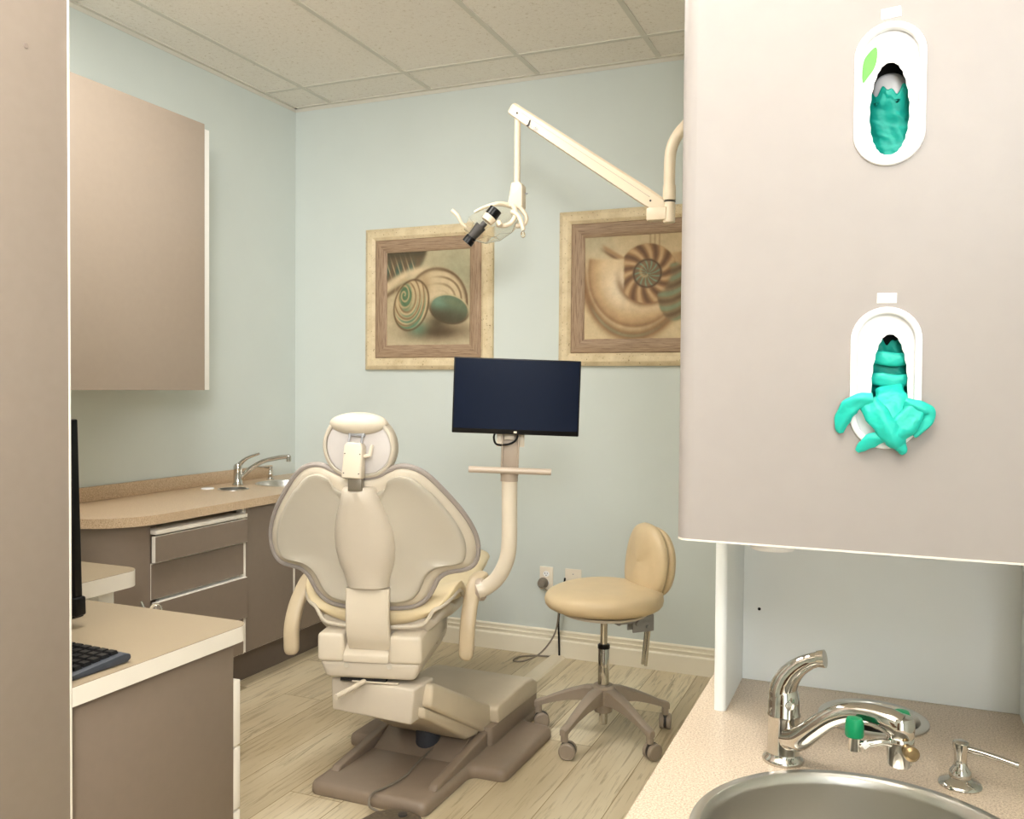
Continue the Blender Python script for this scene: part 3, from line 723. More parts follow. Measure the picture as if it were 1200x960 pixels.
# piping round the rear lower edge
pp = []
for y, w, zc, hz, wing, ysh in ST[:8]:
    pp.append((w*.97, y+ysh*.94, zc-hz*.55*(.78)+wing*.93))
left = [(-x, y, z) for x, y, z in pp[::-1]]
mid = [(-.16,-.146,.580),(-.08,-.158,.573),(0,-.160,.572),(.08,-.158,.573),(.16,-.146,.580)]
b = new(); tube(b, left+mid+pp, .0065, 8, 4); obj('piping', b, vinyl_b, seat)
b = new()
rings(b, [seat_ring(y+.02 if i < 3 else y, w*.86, zc-.062+ (.03 if i==0 else 0), hz*.8+.01, wing*.8, ysh) for i, (y, w, zc, hz, wing, ysh) in enumerate(ST)])
obj('seat_pan', b, chair_plastic, ch, 60)
b = new(); 
rings(b, [[(sx*w_, y_, z_) for sx, z_ in ((-1,zb),(1,zb),(1,zt),(-1,zt))] for y_, w_, zb, zt in ((-.05,.12,.50,.56),(.06,.17,.45,.60),(.22,.17,.44,.60),(.45,.13,.50,.58),(.60,.10,.53,.57))])
bmesh.ops.bevel(b, geom=list(b.edges), offset=.018, segments=3, profile=.5, affect='EDGES'); obj('seat_frame', b, chair_plastic, ch)
# ---- backrest
HALF = [(0,.635),(.06,.635),(.110,.638),(.150,.650),(.180,.676),(.198,.708),(.214,.737),(.245,.757),(.300,.766),(.327,.786),(.338,.826),(.334,.872),(.316,.920),(.288,.968),(.252,1.016),(.215,1.060),(.184,1.086),(.150,1.099),(.118,1.099),(.088,1.086),(.054,1.069),(.02,1.062)]
OUT = HALF + [(-x, z) for x, z in HALF[::-1] if x > 0]
OUTS = [(p.x, p.y) for p in [Vector((q.x, q.y)) for q in catmull([(x, z, 0) for x, z in OUT], 3, True)]]
def yb(z): # rear plane of the back, reclining towards the viewer with height
    t_ = (z-.60)/.5
    return -.160-.10*t_-.065*t_*t_
def wrap(x): return .055*(abs(x)/.33)**2.2       # wings curve round the body
def radial(P, d):
    """inset by distance d along normals"""
    q = inset(P, d); return q
def ring_at(P, dy): return [(x, yb(z)+wrap(x)+dy, z) for x, z in P]
def shrink(P, k, c=(0,.86)): return [(c[0]+(x-c[0])*k, c[1]+(z-c[1])*k) for x, z in P]
# orientation check so that inset() goes inwards
def area(P): return sum(P[i-1][0]*P[i][1]-P[i][0]*P[i-1][1] for i in range(len(P)))/2
sg_ = 1 if area(OUTS) > 0 else -1
ins = lambda d: inset(OUTS, d*sg_)
b = new()
R_ = [ring_at(shrink(ins(.03),.02),-.004), ring_at(shrink(ins(.03),.6),-.004), ring_at(ins(.030),-.004), ring_at(ins(.014),-.002), ring_at(ins(.004),.008), ring_at(ins(0),.022), ring_at(ins(.0),.036), ring_at(ins(.008),.056), ring_at(ins(.025),.070), ring_at(shrink(ins(.03),.75),.076), ring_at(shrink(ins(.03),.4),.066), ring_at(shrink(ins(.03),.02),.060)]
rings(b, R_); back = obj('backrest', b, vinyl_b, ch, 60)
b = new(); tube(b, ring_at(ins(-.002), .012), .0085, 8, 0, True); obj('piping', b, piping_m, back)
# hard rear shell, a smooth dished panel
SH = ins(.020)
SH = [(x*(.965 if z > .78 else .93), z if z < 1.03 else z-.006-(.022 if abs(x) < .09 else .0)) for x, z in SH]
b = new()
def dish(P, k, dy): return ring_at(shrink(P, k), dy)
rings(b, [dish(SH,.02,-.020), dish(SH,.35,-.020), dish(SH,.65,-.016), dish(SH,.88,-.020), dish(SH,.955,-.026), dish(SH,.985,-.024), dish(SH,1,-.016), dish(SH,1,-.002)], True, False)
obj('back_shell', b, chair_shell, ch, 60)
# spine cover
SPW = [(1.038,.036),(1.036,.047),(1.024,.054),(.985,.066),(.94,.082),(.89,.094),(.84,.096),(.79,.088),(.755,.076),(.735,.070),(.712,.068)]
b = new()
R_ = []
for z, w in SPW:
    d = .048 if z < 1.03 else .034
    y0 = yb(z)-.014
    d = d*(1 if z > .76 else .9)
    R_.append([(-w, y0+.01, z), (-w*.98, y0-.010, z), (-w*.86, y0-d*.62, z), (-w*.62, y0-d*.92, z), (-w*.3, y0-d*1.05, z), (0, y0-d*1.08, z), (w*.3, y0-d*1.05, z), (w*.62, y0-d*.92, z), (w*.86, y0-d*.62, z), (w*.98, y0-.010, z), (w, y0+.01, z)])
rings(b, R_); obj('spine_cover', b, plate_m if False else chair_plastic, ch, 60)
# curved bracket from the spine down into the body
b = new()
R_ = []
for z, y in ((.708,-.222),(.66,-.226),(.61,-.226),(.57,-.220),(.53,-.205),(.505,-.185)):
    w = .0695
    R_.append([(-w,y+.022,z),(-w,y+.004,z),(-w+.004,y,z),(w-.004,y,z),(w,y+.004,z),(w,y+.022,z)])
rings(b, R_); obj('back_bracket', b, post_m, ch, 40)
# headrest
HZ = [(0,1.062),(.045,1.066),(.078,1.082),(.100,1.108),(.111,1.140),(.112,1.170),(.105,1.198),(.088,1.226),(.060,1.248),(.028,1.260),(0,1.263)]
HO = HZ + [(-x, z) for x, z in HZ[-2:0:-1]]
HO = [(p.x, p.y) for p in catmull([(x, z, 0) for x, z in HO], 3, True)]
sh_ = 1 if area(HO) > 0 else -1
def hy(z): return -.305-.12*(z-1.06)
def hring(d, dy, top=0): 
    return [(x, hy(z)+dy+top*max(0, (z-1.20))/.06, z) for x, z in inset(HO, d*sh_)]
def hs(k, d, dy): return [(x*k, hy(1.16+(z-1.16)*k)+dy, 1.16+(z-1.16)*k) for x, z in inset(HO, d*sh_)]
b = new()
rings(b, [hs(.02,.012,.008), hs(.6,.012,.008), hring(.012,.006), hring(.009,-.008,-.004), hring(.003,-.006,-.004), hring(-.001,.01), hring(.0,.04), hring(.010,.062), hs(.75,.012,.072), hs(.02,.012,.075)])
hr = obj('headrest', b, vinyl_b, ch, 60)
b = new(); superell(b, (0, hy(1.235)+.010, 1.2290), (.090,.044,.0345), 2.0, 40, 20); obj('top_bolster', b, vinyl_b, hr, 60)
b = new(); tube(b, hring(.011,-.006), .003, 8, 0, True); obj('piping', b, chair_shell, hr)
b = new(); HP = inset(HO, .015*sh_); HP = [(x, min(z, 1.222)) for x, z in HP]
rings(b, [[(x, hy(z)+.009, z) for x, z in HP], [(x, hy(z)-.002, z) for x, z in HP], [(x*.96, hy(z)-.004, 1.15+(z-1.15)*.96) for x, z in HP]]); obj('rear_plate', b, plate_m, hr, 30)
b = new(); MH = T((-.004, hy(1.12)-.034, 1.122)) @ Matrix.Rotation(math.radians(-4), 4, 'X') @ Matrix.Rotation(math.radians(2.5), 4, 'Y') @ Matrix.Diagonal((1.15,1,1,1))
prism(b, [(-.027,-.055),(.026,-.055),(.024,.040),(.018,.052),(-.018,.052),(-.025,.042)], -.022, .022, 'Y', .005, 3, MH); hm = obj('adjuster_housing', b, post_m, ch)
for x in (-.021,.019):
    for z in (-.040,.018): b = new(); lathe(b, [(0,0),(.0019,0),(.0019,.0008),(0,.0008)], (0,0,0), 10, MH @ align((x,-.022,z),(0,-1,0))); obj('screw', b, char_m, hm)
b = new(); tube(b, [(-.018,-.005,.045),(-.016,-.004,.075)], .003, 8, M=MH); tube(b, [(.016,-.005,.045),(.018,-.004,.075)], .003, 8, M=MH); box(b, -.022,.022,.0,.012,.070,.086,.003,2,MH); obj('adjuster_link', b, grey_metal, hm)
b = new(); tube(b, [(.026,0,.012),(.040,-.004,.016)], .006, 10, M=MH); tube(b, [(.040,-.004,.014),(.046,-.004,.048)], [.0055,.004], 10, M=MH); obj('release_lever', b, post_m, hm)
b = new(); box(b, -.020,.021, yb(1.05)-.058, yb(1.05)-.030, 1.030, 1.068, .001); obj('steel_post', b, textured('dull_steel_post', (128,120,106), .05, 40, .35, .03, metal=.5), ch)
# armrests, swung down
def armrest(s, pts, nm='armrest'):
    b = new()
    n = len(pts); R_ = []
    P_ = catmull(pts, 9); 
    for i, p in enumerate(P_):
        a = P_[max(i-1,0)]; c = P_[min(i+1,len(P_)-1)]; tt = (c-a).normalized(); side = Vector((1,0,0)); side = (side-tt*side.dot(tt)).normalized(); dp = tt.cross(side)
        k = i/(len(P_)-1)
        w = .026*math.sqrt(max(.02, 1-max(0, (k-.80)/.20)**2)) * (1 if k > .1 else .9+k)
        d = .019*math.sqrt(max(.05, 1-max(0, (k-.80)/.20)**2))
        R_.append([p+side*(w*math.copysign(abs(math.cos(q))**.7, math.cos(q)))+dp*(d*math.copysign(abs(math.sin(q))**.7, math.sin(q))) for q in [2*PI*j/24 for j in range(24)]])
    rings(b, R_); return obj(nm, b, textured('beige_armrest_%s' % ('r' if s > 0 else 'l'), (196,178,148), .02, 20, .42, .1, 500), ch, 60)
armrest(-1, [(-.268,.07,.685),(-.290,.045,.665),(-.312,.01,.60),(-.322,-.015,.53),(-.322,-.02,.455),(-.320,-.018,.425)])
ar = armrest(1, [(.318,.10,.690),(.300,.06,.680),(.290,.015,.62),(.285,-.015,.55),(.282,-.02,.47),(.280,-.018,.432)])
b = new(); lathe(b, [(0,0),(.034,0),(.038,.006),(.038,.022),(.030,.030),(0,.030)], (0,0,0), 28, align((.305,.045,.655),(1,0,.1))); obj('arm_hub', b, bar_m, ch)
b = new(); tube(b, [(-.24,.10,.66),(-.27,.08,.675)], .02, 12); obj('arm_hub', b, bar_m, ch)
# monitor arm, monitor (attached to the chair)
PM = WI
def W2(p): return WI @ Vector(p)
b = new()
P_ = [W2(p) for p in ((-1.262,2.70,.655),(-1.235,2.715,.668),(-1.195,2.72,.705),(-1.165,2.72,.765),(-1.156,2.72,.83),(-1.156,2.72,.95),(-1.157,2.72,1.06))]
tube(b, P_, .0262, 24, 6); mp_ = obj('monitor_post', b, post_m, ch, 60)
YM = Matrix.Rotation(math.radians(22.9)-TH, 4, 'Z')
MM = T(W2((-1.157,2.72,1.06))) @ YM @ Matrix.Rotation(math.radians(1.6), 4, 'Y')
b = new(); box(b, -.030,-.024,-.018,.02,-.01,.15,.002,2,MM); box(b, .024,.030,-.018,.02,-.01,.15,.002,2,MM); box(b, -.027,.027,.0,.02,-.02,.15,.003,2,MM); tube(b, [(0,0,-.03),(0,0,.01)], .029, 24, M=MM); obj('post_bracket', b, brk_m, ch)
b = new(); tube(b, [(-.135,-.034,.008),(.137,-.034,.008)], .0105, 16, M=MM); obj('grab_bar', b, bar_m, ch)
b = new(); box(b, -.046,-.028,-.01,.012,.085,.13,.002,2,MM); box(b, .030,.046,.0,.015,.085,.13,.002,2,MM); box(b, -.022,.012,-.012,-.004,.108,.128,.002,2,MM); obj('cable_clip', b, post_m, ch)
b = new(); tube(b, [(-.048,-.005,.14),(-.056,-.008,.115),(-.046,-.01,.092),(-.01,-.02,.093),(.015,-.02,.106),(.024,-.018,.125)], .0035, 8, 5, M=MM); obj('screen_cable', b, black_m, ch)
MS = MM @ T((.014,-.035,.252))
b = new(); box(b, -.208,.208,-.012,.012,-.124,.124,.003,2,MS); box(b, -.13,.13,.010,.034,-.08,.08,.012,2,MS); hs_ = obj('monitor_housing', b, black_m, ch)
b = new(); box(b, -.203,.203,-.0128,-.0118,-.108,.120,0,2,MS); obj('screen', b, screen_m, hs_)
b = new(); box(b, -.005,.005,-.0130,-.0120,-.1195,-.1135,.0,2,MS); obj('badge', b, lamp_m, hs_)
b = new(); box(b, -.03,.03,.012,.035,-.12,.02,.003,2,MS); obj('mount', b, brk_m, ch)

# pedal and its cord
fp = thing('foot_pedal', 'round brown textured foot control on the floor at the base of the chair', 'foot pedal', (-1.352, 2.288, 0))
b = new(); lathe(b, [(0,0),(.105,0),(.108,.008),(.104,.024),(.092,.032),(0,.035)], (0,0,0), 12); obj('cover', b, pedal_m, fp, 25)
b = new(); lathe(b, [(0,.034),(.014,.034),(.014,.040),(0,.042)], (.01,.055,0), 18); obj('button', b, char_m, fp)
b = new(); tube(b, [(-1.40,2.335,.03),(-1.44,2.36,.02),(-1.475,2.365,.03),(-1.485,2.40,.05),(-1.47,2.46,.050),(-1.455,2.56,.0495),(-1.47,2.66,.0495),(-1.46,2.78,.066),(-1.44,2.84,.10)], .0042, 8, 6); tag(obj('pedal_cord', b, cable_g), 'thin grey cord lying across the brown chair base to the pedal', 'cord')

# ------------------------------------------------------------------ stool
SC = Vector((-.990, 3.268, 0))
st = thing('operator_stool', 'tan operator stool with round seat, small backrest and five castors', 'stool', SC, 0)
b = new(); lathe(b, [(0,.095),(.034,.10),(.040,.13),(.046,.17),(.046,.195),(.036,.203),(0,.204)], (0,0,0), 32); obj('hub', b, stool_metal, st)
for k in range(5):
    a = math.radians(-105+72*k); d = Vector((math.cos(a), math.sin(a), 0)); s_ = Vector((-d.y, d.x, 0))
    R_ = []
    for q, w, zt, zb in ((.02,.024,.198,.130),(.07,.023,.192,.138),(.13,.020,.172,.132),(.19,.017,.146,.116),(.235,.015,.124,.100),(.262,.016,.114,.088),(.276,.012,.108,.085)):
        c = d*q; R_.append([c+s_*(-w)+Vector((0,0,zb)), c+s_*w*.9+Vector((0,0,zb)), c+s_*w+Vector((0,0,zt-.006)), c+s_*w*.6+Vector((0,0,zt)), c-s_*w*.6+Vector((0,0,zt)), c-s_*w+Vector((0,0,zt-.006))])
    b = new(); rings(b, R_); tube(b, [d*.262+Vector((0,0,.10)), d*.262+Vector((0,0,.062))], .014, 12)
    lg = obj('base_arm', b, stool_metal, st, 45)
    # twin-wheel castor
    ca = (.12, .95, 1.75, 1.2, .45)[k]; cd = Vector((math.cos(ca), math.sin(ca), 0)); cs = Vector((-cd.y, cd.x, 0))
    p = d*.262+cd*.012
    b = new()
    for sgn in (-1, 1):
        lathe(b, [(0,0),(.027,0),(.0305,.003),(.0305,.016),(.025,.0195),(.0235,.018),(.004,.018),(0,.0195)], (0,0,0), 28, align(p+Vector((0,0,.0307))+cs*sgn*.004, cs*sgn))
    cst = obj('castor', b, stool_metal, lg, 40)
    b = new(); tube(b, [p+Vector((0,0,.033))+cs*-.0035, p+Vector((0,0,.033))+cs*.0035], .0300, 24); tube(b, [d*.262+Vector((0,0,.07)), d*.262+Vector((0,0,.05))], .009, 10); obj('castor_hood', b, char_m, cst)
b = new(); lathe(b, [(0,.045),(.015,.05),(.017,.06),(.017,.10),(0,.10)], (0,0,0), 24); obj('column_foot', b, chrome, st)
b = new(); lathe(b, [(0,.20),(.0215,.20),(.0215,.345),(.019,.350),(0,.35)], (0,0,0), 28); lathe(b, [(0,.35),(.014,.35),(.014,.460),(0,.460)], (0,0,0), 24); obj('gas_column', b, chrome, st)
b = new(); lathe(b, [(0,.343),(.0235,.343),(.0235,.356),(.018,.360),(0,.36)], (0,0,0), 24); obj('column_collar', b, black_m, st)
b = new(); lathe(b, [(0,.452),(.05,.452),(.14,.474),(.165,.482),(.165,.490),(0,.492)], (0,0,0), 40); obj('seat_pan', b, chair_plastic, st)
# contoured seat
b = new(); sa = math.radians(45); R_ = []
for i in range(17):
    ph = -PI/2+PI*i/16; ring = []
    for j in range(56):
        q = 2*PI*j/56; rr = .222*(abs(math.cos(ph))**.62)*(1+.035*math.cos(2*(q-sa))-.02*math.cos(3*(q-sa)))
        x, y = rr*math.cos(q), rr*math.sin(q)
        along = (x*math.cos(sa)+y*math.sin(sa))/.22; across = (-x*math.sin(sa)+y*math.cos(sa))/.22
        z = .537+.052*math.copysign(abs(math.sin(ph))**.75, math.sin(ph))
        if ph > 0: z += .010*across**2 - .008*(1-across**2-along**2) + .004*along
        ring.append((x, y, z))
    R_.append(ring)
rings(b, R_, False, False); obj('seat', b, stool_vinyl, st, 60)
# bracket, rod, backrest
bd = Vector((math.cos(sa), math.sin(sa), 0)); bs_ = Vector((-bd.y, bd.x, 0)); RZ = Matrix.Rotation(sa, 4, 'Z')
ZS = T((-.03,0,-.035))
b = new(); RZ2 = RZ @ ZS; box(b, .08,.22,-.035,-.005,.470,.492,.004,2,RZ2); box(b, .14,.235,-.030,-.022,.432,.498,.004,2,RZ2); box(b, .14,.235,.012,.020,.432,.498,.004,2,RZ2); box(b, .175,.235,-.026,.016,.44,.495,.004,2,RZ2)
tube(b, [(.16,-.045,.470),(.16,.035,.470)], .012, 12, M=RZ2); tube(b, [(.205,-.040,.452),(.205,.03,.452)], .008, 12, M=RZ2); tube(b, [(.08,-.03,.48),(.08,.03,.48)], .014, 12, M=RZ2); obj('back_bracket', b, grey_metal, st)
b = new(); tube(b, [(.205,-.018,.295),(.222,-.018,.46),(.246,-.018,.60),(.255,-.018,.66)], .0065, 12, M=RZ2); tube(b, [(.205,.004,.295),(.222,.004,.46),(.246,.004,.60),(.255,.004,.66)], .0065, 12, M=RZ2); obj('back_rod', b, chrome, st)
MB_ = RZ @ T((.186,.006,.664)) @ Matrix.Rotation(math.radians(6), 4, 'Y')
def oval(w, h, x, n=48, tap=.07):
    out = []
    for i in range(n):
        c_, s_2 = math.cos(2*PI*i/n), math.sin(2*PI*i/n); c2 = math.copysign(abs(c_)**.82, c_); s2 = math.copysign(abs(s_2)**.9, s_2)
        out.append((x+.012*c_*c_, w*c2*(1-tap*s_2), h*s2))
    return out
b = new(); rings(b, [oval(.002,.002,-.046), oval(.08,.09,-.044), oval(.118,.128,-.036), oval(.138,.146,-.022), oval(.143,.151,-.008), oval(.138,.146,.004), oval(.124,.13,.008), oval(.01,.01,.008)], M=MB_); br_ = obj('backrest', b, stool_vinyl, st, 60)
b = new(); rings(b, [oval(.002,.002,.010), oval(.112,.120,.010), oval(.128,.134,.018), oval(.133,.139,.028), oval(.126,.132,.044), oval(.09,.1,.054), oval(.01,.01,.058)], M=MB_); obj('rear_cushion', b, stool_vinyl, br_, 60)

# ------------------------------------------------------------------ examination light
EL = Vector((-.764, 3.30, 2.02))
el = thing('examination_light', 'cream dental examination light on a jointed arm near the back wall', 'examination light', EL)
def E_(bm): bmesh.ops.translate(bm, verts=bm.verts, vec=-EL); return bm
# drop post with an offset bend, up to the ceiling
b = new(); tube(b, [(-.764,3.30,2.06),(-.764,3.30,2.17),(-.758,3.30,2.235),(-.735,3.30,2.285),(-.690,3.30,2.335),(-.665,3.30,2.39),(-.66,3.30,2.45),(-.66,3.30,2.904)], .0215, 24, 6); obj('ceiling_post', E_(b), lamp_m, el, 60)
b = new(); lathe(b, [(0,0),(.024,0),(.024,.055),(0,.055)], (-.764,3.30,2.045), 28); obj('post_collar', E_(b), lamp_m, el)
b = new(); lathe(b, [(0,0),(.0235,0),(.0235,.003),(0,.003)], (-.764,3.30,2.038), 28); obj('joint_ring', E_(b), char_m, el)
b = new(); lathe(b, [(0,0),(.020,0),(.0225,.003),(.0225,.075),(0,.075)], (-.764,3.30,1.962), 28); box(b, -.845,-.770,3.275,3.325,1.972,2.02,.004,2); obj('elbow', E_(b), lamp_m, el)
b = new(); lathe(b, [(0,0),(.06,0),(.06,.006),(.03,.02),(0,.02)], (0,0,0), 32, T((-.66,3.30,2.886))); obj('ceiling_rose', E_(b), lamp_m, el)
A0 = Vector((-.795,3.30,2.025)); A1 = Vector((-1.400,3.30,2.455)); dA = (A1-A0).normalized(); MA = Matrix.Translation(A0) @ Matrix(((dA.x,0,-dA.z,0),(0,1,0,0),(dA.z,0,dA.x,0),(0,0,0,1)))
# MA: local x along the arm, z perpendicular
L_arm = (A1-A0).length
b = new(); nn = Vector((-dA.z,0,dA.x))
def arm_ring(q, h0, h1, w):
    c = A0+dA*q; up = nn if nn.z > 0 else -nn
    return [c+up*h0+Vector((0,-w*.6,0)), c+up*(h0+.004)+Vector((0,-w,0)), c+up*(h1-.008)+Vector((0,-w,0)), c+up*h1+Vector((0,-w*.6,0)), c+up*h1+Vector((0,w*.6,0)), c+up*(h1-.008)+Vector((0,w,0)), c+up*(h0+.004)+Vector((0,w,0)), c+up*h0+Vector((0,w*.6,0))]
rings(b, [arm_ring(-.015,-.020,.018,.018), arm_ring(0,-.030,.030,.022), arm_ring(.08,-.032,.032,.023), arm_ring(L_arm-.1,-.027,.027,.021), arm_ring(L_arm-.0,-.024,.025,.020), arm_ring(L_arm+.008,-.018,.020,.016)])
arm_o = obj('balance_arm', E_(b), lamp_m, el, 30)
b = new()
up = nn if nn.z > 0 else -nn
c0, c1 = A0+dA*.05, A0+dA*(L_arm-.05)
tube(b, [c0+up*.006+Vector((0,-.0225,0)), c1+up*.006+Vector((0,-.0205,0))], .0012, 6)
obj('seam', E_(b), bar_m, arm_o)
b = new()
for q, h in ((.04,-.004),(L_arm-.035,-.004)): lathe(b, [(0,0),(.004,0),(.004,.002),(0,.002)], (0,0,0), 12, align(A0+dA*q+up*h+Vector((0,-.0215,0)),(0,-1,0)))
obj('pin', E_(b), char_m, arm_o)
# maker's label: dark swoosh and small grey letters
b = new(); cL = A0+dA*(L_arm-.100)+up*-.010+Vector((0,-.0232,0))
tube(b, [cL+up*-.014, cL+up*-.010-dA*.006, cL+up*.006-dA*.002, cL+up*.012-dA*.001], [.002,.004,.003,.002], 8, 4, flat=(1,1)); obj('label_swoosh', E_(b), char_m, arm_o)
def text_mesh(txt, size, ext):
    cu = bpy.data.curves.new('txt', 'FONT'); cu.body = txt; cu.size = size; cu.extrude = ext
    o = bpy.data.objects.new('txt', cu); COL.objects.link(o); bpy.context.view_layer.update()
    me = bpy.data.meshes.new_from_object(o.evaluated_get(bpy.context.evaluated_depsgraph_get()))
    bpy.data.objects.remove(o); bm = new(); bm.from_mesh(me); bpy.data.meshes.remove(me); bpy.data.curves.remove(cu); return bm
bL = new()
for k, chx in enumerate('a-de'):
    dg = (-dA)
    Mx = Matrix(((dg.x, up.x, 0), (0, 0, -1), (dg.z, up.z, 0))).to_4x4()
    merge(bL, text_mesh(chx, .024, .0005), Matrix.Translation(cL-EL+dg*(.004+.0125*k)+up*-.012) @ Mx)
obj('label_lettering', bL, grey_metal, arm_o, 0)
# drop rod and yoke
b = new(); tube(b, [(-1.380,3.30,2.425),(-1.380,3.30,2.15)], .0125, 18); obj('drop_rod', E_(b), lamp_m, el, 60)
b = new(); prism(b, [(-1.397,2.160),(-1.362,2.160),(-1.350,2.145),(-1.350,2.060),(-1.356,2.052),(-1.378,2.056),(-1.412,2.075)], 3.278, 3.322, 'Y', .004, 3); obj('yoke_block', E_(b), lamp_m, el)
b = new(); tube(b, [(-1.345,3.30,2.115),(-1.335,3.30,2.115)], .003, 8); obj('friction_screw', E_(b), grey_metal, el)
# lamp head: tilted ring bracket, clear faceted shield, dark lamp barrel, two handles
HC = Vector((-1.455,3.26,2.005))
b = new()
tube(b, [(-1.405,3.29,2.070),(-1.44,3.25,2.072),(-1.49,3.23,2.058),(-1.53,3.22,2.040)], [.011,.010,.008,.006], 12, 5)
tube(b, [(-1.405,3.29,2.070),(-1.375,3.26,2.055),(-1.362,3.24,2.02),(-1.375,3.23,1.99),(-1.405,3.23,1.98),(-1.435,3.23,1.985)], [.012,.010,.009,.009,.009,.008], 12, 5)
tube(b, [(-1.36,3.28,2.06),(-1.335,3.29,2.02),(-1.345,3.29,1.99),(-1.375,3.28,1.985)], [.010,.008,.008,.010], 12, 5)
obj('yoke', E_(b), lamp_m, el, 60)
b = new(); tube(b, [(-1.375,3.24,2.035),(-1.345,3.23,2.015),(-1.325,3.22,1.98),(-1.318,3.22,1.955)], [.010,.009,.009,.008], 12, 5); obj('handle', E_(b), lamp_m, el, 60)
b = new(); tube(b, [(-1.625,3.21,2.052),(-1.602,3.215,2.030),(-1.588,3.225,2.00),(-1.565,3.24,1.982),(-1.53,3.26,1.975)], [.0085,.008,.006,.005,.004], 12, 5); obj('handle', E_(b), lamp_m, el, 60)
# shield : shallow faceted bowl
dn = Vector((.30,-.55,-.62)).normalized()
MSH = align((-1.470,3.262,1.990), -dn) @ Matrix.Scale(.93, 4)
b = new(); 
rings(b, [[(rx*math.cos(2*PI*i/10+.3), ry*math.sin(2*PI*i/10+.3), z) for i in range(10)] for rx, ry, z in ((.030,.028,-.045),(.105,.075,-.018),(.128,.092,.018),(.126,.090,.020),(.103,.073,-.015),(.030,.028,-.042))], True, True, True, MSH)
obj('clear_shield', E_(b), clear_m, el, 0)
b = new(); tube(b, [(-1.428,3.20,2.040),(-1.446,3.19,2.012)], .0265, 24); obj('rear_cap', E_(b), black_m, el)
b = new(); tube(b, [(-1.446,3.19,2.011),(-1.459,3.183,1.992)], [.0275,.024], 24); obj('lamp_collar', E_(b), lamp_m, el)
b = new(); tube(b, [(-1.460,3.17,1.985),(-1.475,3.165,1.968)], .012, 16); tube(b, [(-1.472,3.16,1.972),(-1.512,3.15,1.925)], [.0225,.018], 24); obj('lamp_barrel', E_(b), char_m, el)
b = new(); tube(b, [(-1.508,3.15,1.930),(-1.514,3.149,1.922)], .0215, 24); tube(b, [(-1.514,3.149,1.921),(-1.527,3.145,1.905)], .0225, 24); obj('front_cap', E_(b), black_m, el)
b = new(); tube(b, [(-1.412,3.19,1.990),(-1.400,3.185,1.972)], .010, 12); obj('pivot_knob', E_(b), lamp_m, el)
b = new(); superell(b, (-1.318,3.215,1.938), (.010,.010,.014), 2, 14, 8); obj('handle_guard', E_(b), clear_m, el)

# ------------------------------------------------------------------ right-hand unit (12 o'clock)
ZR = .80
ru = thing('glove_cabinet', 'large light taupe upper cabinet on the right holding two glove dispensers', 'cabinet', (-.012, 1.45, 1.137))
oR = Vector((-.012, 1.45, 1.137))
def R6(bm): bmesh.ops.translate(bm, verts=bm.verts, vec=-oR); return bm
YU = 1.191
G = [(-.004, 1.704), (-.003, 1.356)]      # dispenser centres
def stadium(cx, cz, w, h, n=18):
    r = w; return [(cx+r*math.cos(PI*i/n), cz+h-r+r*math.sin(PI*i/n)) for i in range(n+1)]+[(cx+r*math.cos(PI+PI*i/n), cz-h+r+r*math.sin(PI+PI*i/n)) for i in range(n+1)]
holes = [stadium(cx, cz, .0345, .0805) for cx, cz in G]
# front slab with a softly rounded left edge
X0, X1, Z0, Z1 = -.262, .235, 1.139, 2.55
b = new(); plate(b, [(X0+.022,Z0),(X1,Z0),(X1,Z1),(X0+.022,Z1)], holes, YU, YU+.02, 'Y')
prism(b, [(X0+.0221,YU),(X0+.016,YU+.0005),(X0+.009,YU+.003),(X0+.004,YU+.008),(X0+.001,YU+.014),(X0,YU+.022),(X0+.0221,YU+.022)], Z0, Z1, 'Z')
obj('front_panel', R6(b), taupe_lt, ru, 50)
b = new(); prism(b, [(X0+.022,YU-.0004),(X0+.016,YU+.0001),(X0+.009,YU+.0026),(X0+.004,YU+.0076),(X0+.001,YU+.0136),(X0-.0004,YU+.022),(X1,YU+.022),(X1,YU-.0004)], Z0-.0025, Z0, 'Z'); obj('edge_band', R6(b), white_pvc, ru)
b = new(); box(b, X0+.0002,X0+.018,YU+.0225,1.70,Z0,Z1); box(b, X1-.018,X1,YU+.0225,1.70,Z0,Z1); box(b, X0+.018,X1-.018,YU+.0225,1.70,Z0,Z0+.018); box(b, X0+.018,X1-.018,1.682,1.70,Z0+.018,Z1); box(b, X0+.018,X1-.018,YU+.0225,1.70,Z1-.018,Z1); obj('cabinet_box', R6(b), white_mel, ru)
# side panels and back panel below
un = thing('splash_surround', 'white side and back panels standing on the right worktop under the cabinet', 'panel', (-.012, 1.60, ZR))
oU = Vector((-.012, 1.60, ZR))
def U6(bm): bmesh.ops.translate(bm, verts=bm.verts, vec=-oU); return bm
for x0, x1 in ((-.262,-.242), (.212,.232)):
    b = new(); prism(b, rrect(x0, x1, 1.500, 1.700, (.0005,.0005,.008,.008), 6), ZR+.0005, 1.1360, 'Z'); obj('side_panel', U6(b), white_wall, un)
b = new(); box(b, -.2418,.2118,1.690,1.700,ZR+.0005,1.136); obj('back_panel', U6(b), white_wall, un)
b = new(); lathe(b, [(0,0),(.0028,0),(.0028,.0008),(0,.0008)], (0,0,0), 14, align((-.213,1.6898,.934),(0,-1,0))); obj('shelf_pin_hole', U6(b), hole_m, un)
b = new(); lathe(b, [(0,0),(.030,0),(.033,.004),(.033,.0326),(0,.0326)], (-.152,1.35,1.1064), 32); tag(obj('puck_light', b, white_pl), 'round white puck light under the front of the glove cabinet', 'light')
